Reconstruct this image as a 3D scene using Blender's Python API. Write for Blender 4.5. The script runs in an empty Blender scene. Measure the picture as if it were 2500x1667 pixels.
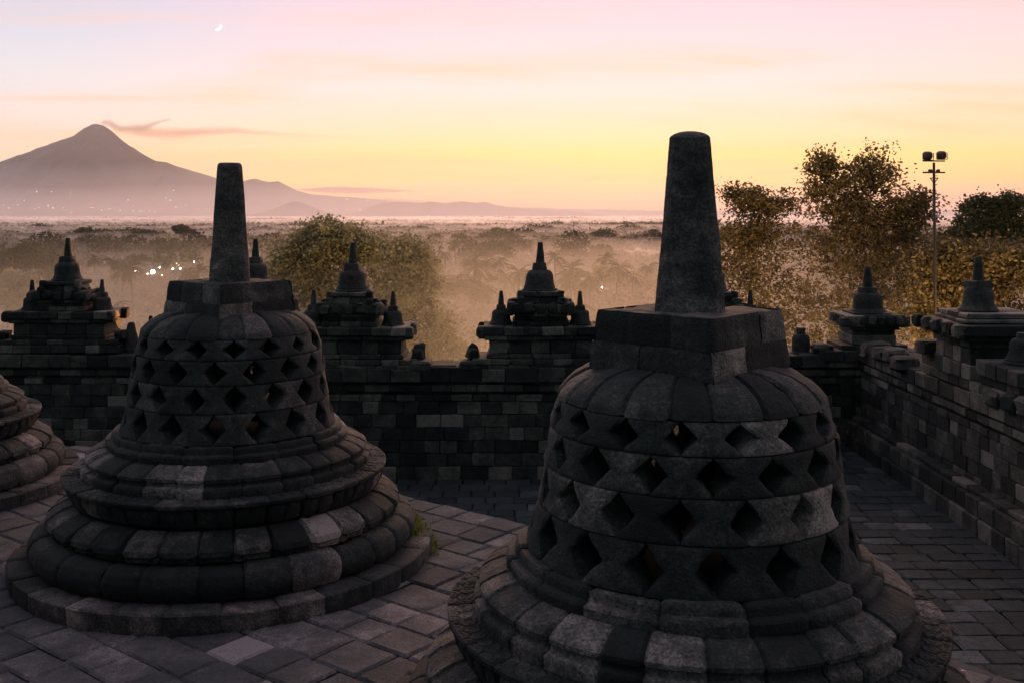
import bpy, math, random
import numpy as np
from mathutils import Vector, noise, bvhtree
PI = math.pi
R_ = math.radians
sc = bpy.context.scene
COL = sc.collection
EYE = 3.38
HZ = 522.0            # horizon row of the photograph (2500 px wide)

def P(px, py, Y):
    return Vector(((px - 1250) / 2500 * Y, Y, EYE - (py - HZ) / 2500 * Y))

# ------------------------------------------------------------------ helpers
class MB:
    def __init__(s):
        s.v = []; s.f = []; s.t = []
    def add(s, vs, fs, tone):
        b = len(s.v)
        s.v.extend(vs)
        s.f.extend([tuple(i + b for i in f) for f in fs])
        s.t.extend([tone] * len(vs))
    def build(s, name, mat, parent=None, smooth=38, loc=None):
        me = bpy.data.meshes.new(name)
        me.from_pydata([tuple(p) for p in s.v], [], s.f)
        a = me.attributes.new('tone', 'FLOAT', 'POINT')
        a.data.foreach_set('value', s.t)
        if smooth:
            me.shade_smooth()
            me.set_sharp_from_angle(angle=R_(smooth))
        me.materials.append(mat)
        o = bpy.data.objects.new(name, me)
        COL.objects.link(o)
        if parent: o.parent = parent
        if loc is not None: o.location = loc
        return o

def np_mesh(name, V, F, tone, mat, parent=None, smooth=False):
    me = bpy.data.meshes.new(name)
    nv, nf, k = len(V), len(F), F.shape[1]
    me.vertices.add(nv); me.vertices.foreach_set('co', V.astype(np.float32).ravel())
    me.loops.add(nf * k); me.loops.foreach_set('vertex_index', F.astype(np.int32).ravel())
    me.polygons.add(nf)
    me.polygons.foreach_set('loop_start', np.arange(0, nf * k, k, dtype=np.int32))
    me.polygons.foreach_set('loop_total', np.full(nf, k, dtype=np.int32))
    me.polygons.foreach_set('use_smooth', np.full(nf, smooth))
    a = me.attributes.new('tone', 'FLOAT', 'POINT'); a.data.foreach_set('value', tone.astype(np.float32))
    me.update(calc_edges=True)
    me.materials.append(mat)
    o = bpy.data.objects.new(name, me); COL.objects.link(o)
    if parent: o.parent = parent
    return o

def tag(o, label=None, cat=None, group=None, kind=None):
    if label: o['label'] = label
    if cat: o['category'] = cat
    if group: o['group'] = group
    if kind: o['kind'] = kind
    return o

def empty(name, loc=(0, 0, 0), rz=0):
    o = bpy.data.objects.new(name, None); COL.objects.link(o)
    o.location = loc; o.rotation_euler = (0, 0, rz); o.empty_display_size = .2
    return o

def copy_tree(o, parent=None):
    c = o.copy(); COL.objects.link(c)
    if parent: c.parent = parent
    for ch in list(o.children): copy_tree(ch, c)
    return c

def sstep(a, b, x):
    t = min(1, max(0, (x - a) / (b - a))); return t * t * (3 - 2 * t)

def nz(x, y, z, s=1.0):
    return noise.noise(Vector((x * s, y * s, z * s)))

# ------------------------------------------------------------------ materials
class NT:
    def __init__(s, tree): s.t = tree; s.n = tree.nodes; s.l = tree.links
    def new(s, typ, **kw):
        n = s.n.new(typ)
        for k, v in kw.items(): setattr(n, k, v)
        return n
    def put(s, sock, val):
        if hasattr(val, 'is_output') or isinstance(val, bpy.types.NodeSocket): s.l.new(val, sock)
        else: sock.default_value = val
    def math(s, op, a, b=0.0, c=None, clamp=False):
        n = s.new('ShaderNodeMath', operation=op, use_clamp=clamp)
        s.put(n.inputs[0], a); s.put(n.inputs[1], b)
        if c is not None: s.put(n.inputs[2], c)
        return n.outputs[0]
    def mix(s, f, a, b, mode='MIX'):
        n = s.new('ShaderNodeMix', data_type='RGBA', blend_type=mode)
        s.put(n.inputs[0], f); s.put(n.inputs[6], a); s.put(n.inputs[7], b)
        return n.outputs[2]
    def ramp(s, x, stops):
        n = s.new('ShaderNodeValToRGB')
        e = n.color_ramp.elements
        while len(e) < len(stops): e.new(.5)
        for i, (p, c) in enumerate(stops):
            e[i].position = p; e[i].color = (*c, 1) if len(c) == 3 else c
        s.put(n.inputs[0], x)
        return n.outputs[0]
    def noise(s, vec, scale, detail=4, rough=.55, dist=0):
        n = s.new('ShaderNodeTexNoise')
        if vec is not None: s.put(n.inputs['Vector'], vec)
        n.inputs['Scale'].default_value = scale; n.inputs['Detail'].default_value = detail
        n.inputs['Roughness'].default_value = rough; n.inputs['Distortion'].default_value = dist
        return n.outputs[0]
    def sms(s, x, a, b):
        n = s.new('ShaderNodeMapRange', interpolation_type='SMOOTHSTEP')
        s.put(n.inputs[0], x); n.inputs[1].default_value = a; n.inputs[2].default_value = b
        return n.outputs[0]

def newmat(name):
    m = bpy.data.materials.new(name); m.use_nodes = True
    t = NT(m.node_tree); t.n.clear()
    out = t.new('ShaderNodeOutputMaterial')
    return m, t, out

def stone_mat(name, stops, bump=.5, fine=55, rough=.88, moss=.25):
    m, t, out = newmat(name)
    b = t.new('ShaderNodeBsdfPrincipled'); t.l.new(b.outputs[0], out.inputs[0])
    co = t.new('ShaderNodeTexCoord').outputs['Object']
    geo = t.new('ShaderNodeNewGeometry').outputs['Position']
    at = t.new('ShaderNodeAttribute', attribute_name='tone').outputs['Fac']
    n1 = t.noise(geo, 2.2, 5, .6)
    n2 = t.noise(geo, 11, 6, .65)
    n3 = t.noise(geo, fine, 3, .7)
    v = t.math('ADD', at, t.math('MULTIPLY', t.math('SUBTRACT', n1, .5), 1.15))
    v = t.math('ADD', v, t.math('MULTIPLY', t.math('SUBTRACT', n2, .5), .75))
    v = t.math('ADD', v, t.math('MULTIPLY', t.math('SUBTRACT', n3, .5), .9), clamp=True)
    c = t.ramp(v, stops)
    mo = t.math('MULTIPLY', t.sms(t.noise(geo, 1.3, 6, .7), .52, .68), moss)
    c = t.mix(mo, c, (.030, .042, .026, 1))
    li = t.math('MULTIPLY', t.sms(t.noise(geo, 7.5, 8, .75), .60, .72), .55)
    c = t.mix(li, c, (.085, .082, .074, 1))
    pits = t.sms(t.noise(geo, 42, 2, .5), .30, .40)
    c = t.mix(pits, t.mix(.35, c, (.008, .008, .008, 1)), c)
    t.put(b.inputs['Base Color'], c)
    t.put(b.inputs['Roughness'], rough)
    b.inputs['Specular IOR Level'].default_value = .35
    h = t.math('ADD', t.math('MULTIPLY', n2, .6), t.math('MULTIPLY', n3, .35))
    h = t.math('ADD', h, t.math('MULTIPLY', pits, .2))
    bp = t.new('ShaderNodeBump'); bp.inputs['Strength'].default_value = bump; bp.inputs['Distance'].default_value = .07
    t.put(bp.inputs['Height'], h); t.l.new(bp.outputs[0], b.inputs['Normal'])
    return m

ST = stone_mat('andesite', [(0, (.006, .007, .0066)), (.30, (.0082, .0118, .0114)), (.55, (.032, .0325, .0305)),
                            (.80, (.108, .092, .084)), (1, (.27, .225, .205))], bump=.6)
STF = stone_mat('paving_stone', [(0, (.026, .028, .030)), (.35, (.052, .050, .051)), (.65, (.098, .087, .088)),
                            (1, (.25, .215, .21))], bump=.55, moss=.12)
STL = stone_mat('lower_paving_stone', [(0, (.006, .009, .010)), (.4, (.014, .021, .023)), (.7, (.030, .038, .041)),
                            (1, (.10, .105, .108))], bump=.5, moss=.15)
STW = stone_mat('wall_stone', [(0, (.005, .0062, .006)), (.33, (.019, .0215, .0195)), (.6, (.060, .054, .046)),
                            (1, (.19, .160, .140))], bump=.7, moss=.3)

def plain_mat(name, col, rough=.7, metal=0, emis=None, es=0, nscale=None, c2=None):
    m, t, out = newmat(name)
    b = t.new('ShaderNodeBsdfPrincipled'); t.l.new(b.outputs[0], out.inputs[0])
    if c2 is not None:
        geo = t.new('ShaderNodeNewGeometry').outputs['Position']
        t.put(b.inputs['Base Color'], t.mix(t.sms(t.noise(geo, nscale, 6, .65), .35, .65), (*col, 1), (*c2, 1)))
    else: b.inputs['Base Color'].default_value = (*col, 1)
    b.inputs['Roughness'].default_value = rough; b.inputs['Metallic'].default_value = metal
    if emis:
        b.inputs['Emission Color'].default_value = (*emis, 1); b.inputs['Emission Strength'].default_value = es
        m.cycles.emission_sampling = 'NONE'
    return m

def leaf_mat(name, dark, light, trans=.4):
    m, t, out = newmat(name)
    at = t.new('ShaderNodeAttribute', attribute_name='tone').outputs['Fac']
    c = t.ramp(at, [(0, dark), (1, light)])
    d = t.new('ShaderNodeBsdfDiffuse'); tr = t.new('ShaderNodeBsdfTranslucent')
    t.put(d.inputs[0], c); t.put(tr.inputs[0], c)
    mx = t.new('ShaderNodeMixShader'); mx.inputs[0].default_value = trans
    t.l.new(d.outputs[0], mx.inputs[1]); t.l.new(tr.outputs[0], mx.inputs[2]); t.l.new(mx.outputs[0], out.inputs[0])
    return m
BARK = plain_mat('bark', (.10, .08, .06), .9, nscale=3, c2=(.05, .04, .032))
BARKP = plain_mat('pale_bark', (.30, .24, .17), .9, nscale=3, c2=(.15, .12, .09))
METAL = plain_mat('painted_steel', (.10, .07, .06), .55, .6)
LEAF = leaf_mat('foliage', (.13, .12, .07), (.38, .33, .19), .55)
LEAFW = leaf_mat('autumn_foliage', (.06, .044, .026), (.24, .18, .085), .5)
LEAFD = leaf_mat('dark_foliage', (.04, .042, .024), (.13, .13, .06), .4)
LEAFF = leaf_mat('forest_foliage', (.022, .028, .018), (.095, .10, .055), .25)

# ------------------------------------------------------------------ shapes
def block(mb, c, s, tone, bev=.012, rz=0, warp=.006, taper=0.0, rng=random):
    hx, hy, hz = s[0] / 2, s[1] / 2, s[2] / 2
    b = min(bev, hx * .45, hy * .45, hz * .45)
    cs, sn = math.cos(rz), math.sin(rz)
    vs = []; idx = {}
    for i in (-1, 1):
        for j in (-1, 1):
            for k in (-1, 1):
                wx, wy, wz = (rng.uniform(-warp, warp) for _ in range(3))
                tp = 1 - taper * (k + 1) / 2
                for a in range(3):
                    p = [i * hx * tp, j * hy * tp, k * hz]
                    for q in range(3):
                        if q != a: p[q] -= (i, j, k)[q] * b
                    x, y, z = p[0] + wx, p[1] + wy, p[2] + wz
                    idx[(i, j, k, a)] = len(vs)
                    vs.append((c[0] + x * cs - y * sn, c[1] + x * sn + y * cs, c[2] + z))
    fs = []
    def q(*k): fs.append([idx[t] for t in k])
    for s_ in (-1, 1):
        o = lambda l: l if s_ > 0 else l[::-1]
        fs.append(o([idx[(s_, j, k, 0)] for j, k in ((-1, -1), (1, -1), (1, 1), (-1, 1))]))
        fs.append(o([idx[(i, s_, k, 1)] for i, k in ((1, -1), (-1, -1), (-1, 1), (1, 1))]))
        fs.append(o([idx[(i, j, s_, 2)] for i, j in ((-1, -1), (1, -1), (1, 1), (-1, 1))]))
    for i in (-1, 1):
        for j in (-1, 1):
            q((i, j, -1, 0), (i, j, 1, 0), (i, j, 1, 1), (i, j, -1, 1))
            q((i, -1, j, 0), (i, 1, j, 0), (i, 1, j, 2), (i, -1, j, 2))
            q((-1, i, j, 1), (1, i, j, 1), (1, i, j, 2), (-1, i, j, 2))
            for k in (-1, 1): q((i, j, k, 0), (i, j, k, 1), (i, j, k, 2))
    mb.add(vs, fs, tone)

def lump(mb, c, s, tone, rng, rough=.22, n=7, rz=0):
    """a weathered carved stone: rounded box with knobbly surface"""
    vs = []; fs = []; o = Vector((rng.random() * 50, rng.random() * 50, rng.random() * 50))
    cs, sn = math.cos(rz), math.sin(rz)
    for i in range(n + 1):
        ph = -PI / 2 + PI * i / n
        for j in range(2 * n):
            th = PI * j / n
            x, y, z = math.cos(ph) * math.cos(th), math.cos(ph) * math.sin(th), math.sin(ph)
            e = .5
            x, y, z = (math.copysign(abs(t) ** e, t) for t in (x, y, z))
            f = 1 + rough * noise.noise(Vector((x, y, z)) * 2.2 + o) * 1.6
            x *= s[0] / 2 * f; y *= s[1] / 2 * f; z *= s[2] / 2 * (1 + rough * .5 * noise.noise(Vector((x, y, z)) * 2 + o))
            vs.append((c[0] + x * cs - y * sn, c[1] + x * sn + y * cs, c[2] + z))
    m = 2 * n
    for i in range(n):
        for j in range(m):
            fs.append((i * m + j, i * m + (j + 1) % m, (i + 1) * m + (j + 1) % m, (i + 1) * m + j))
    mb.add(vs, fs, tone)

def lathe(mb, prof, cx, cy, n, tone, jit=.0, seed=0):
    vs = []; fs = []
    for (r, z) in prof:
        for j in range(n):
            th = 2 * PI * j / n
            rr = r * (1 + jit * nz(math.cos(th) * 2 + seed, math.sin(th) * 2, z * 5))
            vs.append((cx + rr * math.cos(th), cy + rr * math.sin(th), z))
    for i in range(len(prof) - 1):
        for j in range(n):
            fs.append((i * n + j, i * n + (j + 1) % n, (i + 1) * n + (j + 1) % n, (i + 1) * n + j))
    fs.append(tuple(range((len(prof) - 1) * n, len(prof) * n)))
    mb.add(vs, fs, tone)

def resample(prof, step):
    out = [prof[0]]
    for a, b in zip(prof, prof[1:]):
        L = math.hypot(b[0] - a[0], b[1] - a[1]); k = max(1, int(round(L / step)))
        for i in range(1, k + 1): out.append((a[0] + (b[0] - a[0]) * i / k, a[1] + (b[1] - a[1]) * i / k))
    return out

def tone_pick(rng, base=.42, sp=.10, odd=.11):
    t = rng.gauss(base, sp * 1.35)
    if rng.random() < odd: t += rng.uniform(.18, .42)
    elif rng.random() < .18: t -= .22
    return min(1, max(0, t))

def ring(mb, prof, n, rng, step=.04, du=.03, groove=.017, gw=.020, jit=.007, disp=None, base=.42, phase=None, jj=.14):
    """one circular course of separate stones; prof = outer profile from bottom to top"""
    pr = resample(prof, step)
    rm = max(p[0] for p in pr)
    th = [2 * PI * (k + rng.uniform(-jj, jj)) / n + (phase or 0) for k in range(n)]
    th.append(th[0] + 2 * PI)
    m = len(pr)
    nrm = []
    for i in range(m):
        a, b = pr[max(0, i - 1)], pr[min(m - 1, i + 1)]
        tx, tz = b[0] - a[0], b[1] - a[1]; L = math.hypot(tx, tz) or 1
        nrm.append((tz / L, -tx / L))
    acc = [0]
    for a, b in zip(pr, pr[1:]): acc.append(acc[-1] + math.hypot(b[0] - a[0], b[1] - a[1]))
    tot = acc[-1]
    for k in range(n):
        t0, t1 = th[k], th[k + 1]
        tone = tone_pick(rng, base)
        dr = rng.uniform(-jit, jit); dz = rng.uniform(-jit, jit) * .5
        tw = rng.uniform(-1, 1) * jit * .8; so = rng.random() * 40
        L = (t1 - t0) * rm; nu = max(5, int(L / du))
        us = [0, gw * .35 / L] + [i / nu for i in range(1, nu)] + [1 - gw * .35 / L, 1]
        us = sorted(set(us)); vs = []; W = len(us) + 2
        for i, (r, z) in enumerate(pr):
            row = [(us[0], 1)] + [(u, 0) for u in us] + [(us[-1], 1)]
            for u, sk in row:
                a = t0 + (t1 - t0) * u
                d = min(u, 1 - u) * L
                g = -groove * (1 - sstep(0, gw, d))
                ev = min(acc[i], tot - acc[i])
                g -= groove * .5 * (1 - sstep(0, gw * .8, ev))
                g += .007 * noise.noise(Vector((a * rm * 3.0, z * 3 + so, r * 3))) + .003 * noise.noise(Vector((a * rm * 14, z * 14 + so, r * 14)))
                cn = noise.noise(Vector((a * rm * 9, z * 9, so)))
                if cn > .18: g -= .035 * (cn - .18) * (1 - sstep(0, .06, min(d, ev)))
                g += dr + tw * (u - .5)
                if disp: g += disp(u, acc[i] / tot, a, k)
                rr = r + nrm[i][0] * g; zz = z + nrm[i][1] * g + dz * (1 if 0 < i < m - 1 else 0)
                if sk: rr -= .05 * max(.2, nrm[i][0]); zz -= .05 * max(0, nrm[i][1])
                vs.append((rr * math.cos(a), rr * math.sin(a), zz))
        fs = [(i * W + j, i * W + j + 1, (i + 1) * W + j + 1, (i + 1) * W + j) for i in range(m - 1) for j in range(W - 1)]
        mb.add(vs, fs, tone)

# ------------------------------------------------------------------ the perforated stupas
DOME = [(1.25, 1.062), (1.33, 1.034), (1.47, .990), (1.674, .952), (1.88, .922), (2.08, .892), (2.22, .842), (2.30, .775), (2.385, .68), (2.45, .5)]
def dome_r(z):
    for (a, ra), (b, rb) in zip(DOME, DOME[1:]):
        if z <= b: return ra + (rb - ra) * max(0, (z - a) / (b - a))
    return DOME[-1][1]

def petal(depth, w0=.46):
    def f(u, v, a, k):
        if v < .02 or v > .98: return 0
        w = w0 * math.sqrt(max(0, 1 - (1 - min(1, v * 1.12)) ** 4))
        d = abs(u - .5) - w
        s = depth * (-sstep(-.03, .03, d))
        s += .006 * (1 - sstep(0, .05, abs(d + .05)))
        return s
    return f
def petal_up(depth):
    def f(u, v, a, k):
        if v > .97: return 0
        q = (u * 2) % 1
        w = .47 * math.sqrt(max(0, 1 - min(1, (v * .95)) ** 3))
        return -depth * sstep(-.03, .06, abs(q - .5) - w)
    return f
def honeycomb(r0):
    P_ = .105
    def f(u, v, a, k):
        s = a * r0 / P_; t = v * 1.75
        best = 9; b2 = 9
        for row in (0, 1, 2):
            off = .5 * (row % 2); cx = round(s - off)
            for q in (cx - 1, cx, cx + 1):
                d = math.hypot(s - off - q, (t - .15 - row * .82) * 1.0)
                if d < best: best, b2 = d, best
                elif d < b2: b2 = d
        e = b2 - best
        g = -.011 * (1 - sstep(.03, .2, e)) - .006 * (1 - sstep(.03, .1, abs(best - .2)))
        if v > .93 or v < .05: g = 0
        return g
    return f

def lattice(mb, z0, z1, n, phase, rng, nu=9, nv=10, thick=.25):
    p = 2 * PI / n
    for k in range(n):
        a0 = phase + k * p; a1 = a0 + p
        tone = tone_pick(rng, .37, .08, .05)
        hl, hr = rng.uniform(.27, .31) * p, rng.uniform(.27, .31) * p
        vm = .5 + rng.uniform(-.04, .04); dr = rng.uniform(-.006, .004); so = rng.random() * 60
        flat = rng.uniform(.92, 1.0); pw = rng.uniform(.85, 1.15)
        vs = []; W = nu + 1; H = nv + 1
        for lay in (0, 1):
            for i in range(H):
                v = i / nv; z = z0 + .004 + (z1 - z0 - .008) * v
                vv = v / vm * .5 if v < vm else .5 + (v - vm) / (1 - vm) * .5
                tr = max(0, 1 - abs(2 * vv - 1) / flat) ** pw
                R0 = dome_r(z)
                for j in range(W):
                    u = j / nu
                    gap = .0025 / R0
                    L = a0 + gap + hl * tr + .022 * nz(so, v * 3, 1) * (1 if tr > 0 else .2)
                    Rr = a1 - gap - hr * tr + .022 * nz(so, v * 3, 9) * (1 if tr > 0 else .2)
                    a = L + (Rr - L) * u
                    e = min(u, 1 - u) * (Rr - L) * R0; ev = min(v, 1 - v) * (z1 - z0)
                    g = -.012 * (1 - sstep(0, .020, e)) - .006 * (1 - sstep(0, .015, ev)) + .014 * nz(a * 3, z * 4, so) + .004 * nz(a * 14, z * 14, so)
                    r = R0 + dr + g if lay == 0 else R0 - thick
                    zz = z
                    if lay == 1: a = a0 + gap + hl * tr * .9 + (a1 - a0 - 2 * gap - (hl + hr) * tr * .9) * u
                    vs.append((r * math.cos(a), r * math.sin(a), zz))
        fs = []
        N = W * H
        for i in range(nv):
            for j in range(nu):
                q = (i * W + j, i * W + j + 1, (i + 1) * W + j + 1, (i + 1) * W + j)
                fs.append(q); fs.append(tuple(x + N for x in q[::-1]))
            a, b = i * W, (i + 1) * W
            fs.append((b, a, a + N, b + N)) if False else fs.append((a, b, b + N, a + N))
            a, b = i * W + nu, (i + 1) * W + nu
            fs.append((b, a, a + N, b + N))
        for j in range(nu):
            fs.append((j + 1, j, j + N, j + 1 + N))
            t = nv * W + j
            fs.append((t, t + 1, t + 1 + N, t + N))
        mb.add(vs, fs, tone)

def frustum_spire(mb, z0, z1, w0, w1, tops, ch, tone, seed, n=14):
    lv = []
    for i in range(n + 1):
        f = i / n; lv.append((z0 + (z1 - .06 - z0) * f, w0 + (w1 - w0) * f))
    for dz, s in tops: lv.append((z1 - dz, w1 * s))
    vs = []; fs = []; K = 24
    for i, (z, w) in enumerate(lv):
        c = w * ch; pts = []
        cor = [(w, -(w - c)), (w, w - c), (w - c, w), (-(w - c), w), (-w, w - c), (-w, -(w - c)), (-(w - c), -w), (w - c, -w)]
        for a in range(8):
            p, q = cor[a], cor[(a + 1) % 8]
            for s in range(3): pts.append((p[0] + (q[0] - p[0]) * s / 3, p[1] + (q[1] - p[1]) * s / 3))
        for (x, y) in pts:
            d = 1 + .035 * nz(x * 9 + seed, y * 9, z * 3) + .03 * nz(x * 3, seed, z * 2) + .02 * nz(x * 22, y * 22, z * 16)
            vs.append((x * d, y * d, z))
    for i in range(len(lv) - 1):
        for j in range(K): fs.append((i * K + j, i * K + (j + 1) % K, (i + 1) * K + (j + 1) % K, (i + 1) * K + j))
    fs.append(tuple(range((len(lv) - 1) * K, len(lv) * K)))
    mb.add(vs, fs, tone)

def make_stupa(seed, x, y, dz, spire, fine=1.0, hrot=0.0, srot=0.0, dph=0.0):
    rng = random.Random(seed)
    rad = math.atan2(y + 5.83, x + 14.06)
    root = empty('perforated_stupa', (x, y, 0))
    ph = rng.random() * 6
    S = .045 / fine; D = .05 / fine
    mb = MB()
    lathe(mb, [(1.90, .0), (1.90, .12), (1.60, .14), (1.60, .40), (1.55, .42), (1.52, .60), (1.36, .66), (1.36, .88), (1.30, .98), (1.28, 1.03), (1.08, 1.10), (1.05, 1.20), (1.0, 1.265)], 0, 0, 64, .2)
    ring(mb, [(2.0, -.01), (2.0, .148), (1.985, .163), (1.66, .170)], 27, rng, S, D, jit=.012, base=.44, phase=ph)
    mb.build('plinth', ST, root)
    mb = MB()
    ring(mb, [(1.70, .165), (1.79, .185), (1.825, .25), (1.825, .32), (1.79, .39), (1.72, .43), (1.62, .445)], 27, rng, S * .8, D * .8, jit=.008, base=.38, phase=ph + .1)
    mb.build('base_ring', ST, root)
    mb = MB()
    ring(mb, [(1.635, .44), (1.65, .47), (1.645, .495), (1.675, .51), (1.665, .555), (1.60, .605), (1.52, .645), (1.42, .672)], 32, rng, S * .55, D * .5, disp=petal(.018), base=.42, phase=ph, jj=.04)
    mb.build('lotus_cushion', ST, root)
    mb = MB()
    ring(mb, [(1.40, .665), (1.46, .70), (1.505, .78), (1.525, .85), (1.515, .865)], 30, rng, S * .6, D * .45, disp=petal_up(.022), base=.34, phase=ph + .05, jj=.08)
    ring(mb, [(1.50, .862), (1.540, .872), (1.545, .900), (1.535, .912), (1.35, .925)], 30, rng, S * .36, .018 / fine, jit=.004, groove=.010, disp=lambda u, v, a, k, h=honeycomb(1.45): h(u, (v - .28) / .72, a, k) if v > .3 else 0, base=.40, phase=ph + .05, jj=.08)
    mb.build('carved_rim', ST, root)
    mb = MB()
    ring(mb, [(1.375, .905), (1.380, .985), (1.372, 1.000), (1.325, 1.012), (1.322, 1.040), (1.345, 1.052), (1.345, 1.078), (1.325, 1.095), (1.27, 1.125), (1.20, 1.152), (1.13, 1.165)], 28, rng, S * .55, D * .7, jit=.009, base=.43, phase=ph + .2)
    mb.build('moulding_ring', ST, root)
    mb = MB()
    ring(mb, [(1.155, 1.14), (1.160, 1.215), (1.148, 1.232), (1.105, 1.240), (1.100, 1.282), (1.088, 1.298), (.88, 1.302)], 17, rng, S * .6, D, jit=.010, base=.40, phase=ph + .3)
    mb.build('seat_ring', ST, root)
    mb = MB()
    zs = [1.296, 1.567, 1.815, 2.037, 2.222]; n = 16; p = 2 * PI / n
    k = 1 if fine > 1 else 0
    for i in range(4): lattice(mb, zs[i], zs[i + 1], n, dph - p / 2 + (i % 2) * p / 2, rng, 9 + 3 * k, 12 + 4 * k)
    mb.build('lattice_bell', ST, root)
    mb = MB()
    ring(mb, [(.80, 2.212), (.842, 2.222), (.828, 2.26), (.79, 2.305), (.735, 2.352), (.66, 2.393), (.56, 2.42), (.40, 2.44)], 19, rng, S * .7, D * .8, jit=.008, base=.45, phase=ph)
    lathe(mb, [(.60, 2.15), (.62, 2.2), (.60, 2.34), (.4, 2.43)], 0, 0, 32, .2)
    mb.build('shoulder_cap', ST, root)
    # square block and spire
    hb = empty('pedestal_block', (0, 0, 0), rad + hrot)
    bpy.data.objects.remove(hb)
    mb = MB()
    z0, zm, z1 = 2.365 + dz, 2.545 + dz, 2.735 + dz
    a0, a1 = .468, .424
    cs, sn = math.cos(rad + hrot), math.sin(rad + hrot)
    for (za, zb, cuts) in ((z0, zm, (0, .42, 1)), (zm, z1, (0, .3, .66, 1))):
        ha = a0 + (a1 - a0) * (za - z0) / (z1 - z0); hb_ = a0 + (a1 - a0) * (zb - z0) / (z1 - z0)
        for side in range(4):
            cs2, sn2 = math.cos(rad + hrot + side * PI / 2), math.sin(rad + hrot + side * PI / 2)
            for c0, c1 in zip(cuts, cuts[1:]):
                tone = tone_pick(rng, .40, .1, .25); off = rng.uniform(-.006, .006); so = rng.random() * 30
                vs = []; fs = []; A = 9; B = 6
                pts = []
                for j in range(B + 1):
                    for i in range(A + 1):
                        u = i / A; v = j / B; h = ha + (hb_ - ha) * v
                        yy = (-1 + 2 * (c0 + (c1 - c0) * u)) * h
                        gl = 0 if (c0 == 0 and u < .5) else (1 - sstep(0, .1, u)) if u < .5 else (0 if c1 == 1 else (1 - sstep(0, .1, 1 - u)))
                        gv = 1 - sstep(0, .12, min(v, 1 - v))
                        x = h + off - .008 * gl - .006 * gv + .012 * nz(yy * 3, v * 2, side * 3.1 + za)
                        edge = max(0, abs(yy) / h - .93) / .07
                        x -= .012 * edge ** 2; yy *= 1 - .012 * edge
                        z = za + (zb - za) * v
                        pts.append((x * cs2 - yy * sn2, x * sn2 + yy * cs2, z))
                fs = [(j * (A + 1) + i, j * (A + 1) + i + 1, (j + 1) * (A + 1) + i + 1, (j + 1) * (A + 1) + i) for j in range(B) for i in range(A)]
                mb.add(pts, fs, tone)
    block(mb, (0, 0, (z0 + z1) / 2), (.905, .905, z1 - z0 - .03), .3, .01, rad + hrot, 0, .09)
    # top slabs
    N = 14; h = a1 - .004
    for (u0, u1, v0, v1) in ((-1, .1, -1, .2), (.1, 1, -1, -.1), (-1, -.2, .2, 1), (-.2, 1, -.1, 1), (-.2, .1, -.1, .2)):
        pts = []; tone = tone_pick(rng, .5, .1, .1)
        for j in range(N + 1):
            for i in range(N + 1):
                uu = u0 + (u1 - u0) * i / N; vv = v0 + (v1 - v0) * j / N
                e = min(i, N - i, j, N - j) / N
                z = z1 - .008 * (1 - sstep(0, .12, e)) + .014 * nz(uu * 3, vv * 3, seed) + .004 * nz(uu * 12, vv * 12, seed)
                edge = max(abs(uu), abs(vv))
                if edge > .97: z -= .01
                x_, y_ = uu * h, vv * h
                pts.append((x_ * cs - y_ * sn, x_ * sn + y_ * cs, z))
        mb.add(pts, [(j * (N + 1) + i, j * (N + 1) + i + 1, (j + 1) * (N + 1) + i + 1, (j + 1) * (N + 1) + i) for j in range(N) for i in range(N)], tone)
    mb.build('pedestal_block', ST, root)
    mb = MB()
    w0, w1, top, tops, tn = spire
    frustum_spire(mb, 2.72 + dz, top, w0, w1, tops, .28, tn, seed, 40)
    o = mb.build('spire', ST, root, 50)
    o.rotation_euler = (0, 0, srot)
    return root

TOPR = [(.05, 1), (.036, .92), (.022, .76), (.010, .52), (.003, .26), (0, .03)]
TOPL = [(.058, 1), (.030, .975), (.012, .90), (.003, .78), (0, .5)]
sR = make_stupa(5, 1.134, 6.53, .035, (.219, .127, 3.905, TOPR, .66), 1.7, R_(8), R_(-9 + 0), R_(257))
tag(sR, 'nearest and largest perforated bell stupa, its tall spire ending in a rounded tip', 'stupa', 'perforated bell stupas')
sL = make_stupa(12, -2.81, 10.2, -.020, (.197, .120, 3.885, TOPL, .66), 1.2, R_(-3), R_(14), R_(288))
tag(sL, 'whole bell stupa with a flat-topped spire standing between the volcano and the misty tree', 'stupa', 'perforated bell stupas')
s3 = copy_tree(sL)
s3.location = (-7.50, 12.63, 0); s3.rotation_euler = (0, 0, R_(200))
tag(s3, 'cropped stupa at the left edge showing only its curved base rings', 'stupa', 'perforated bell stupas')

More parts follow.
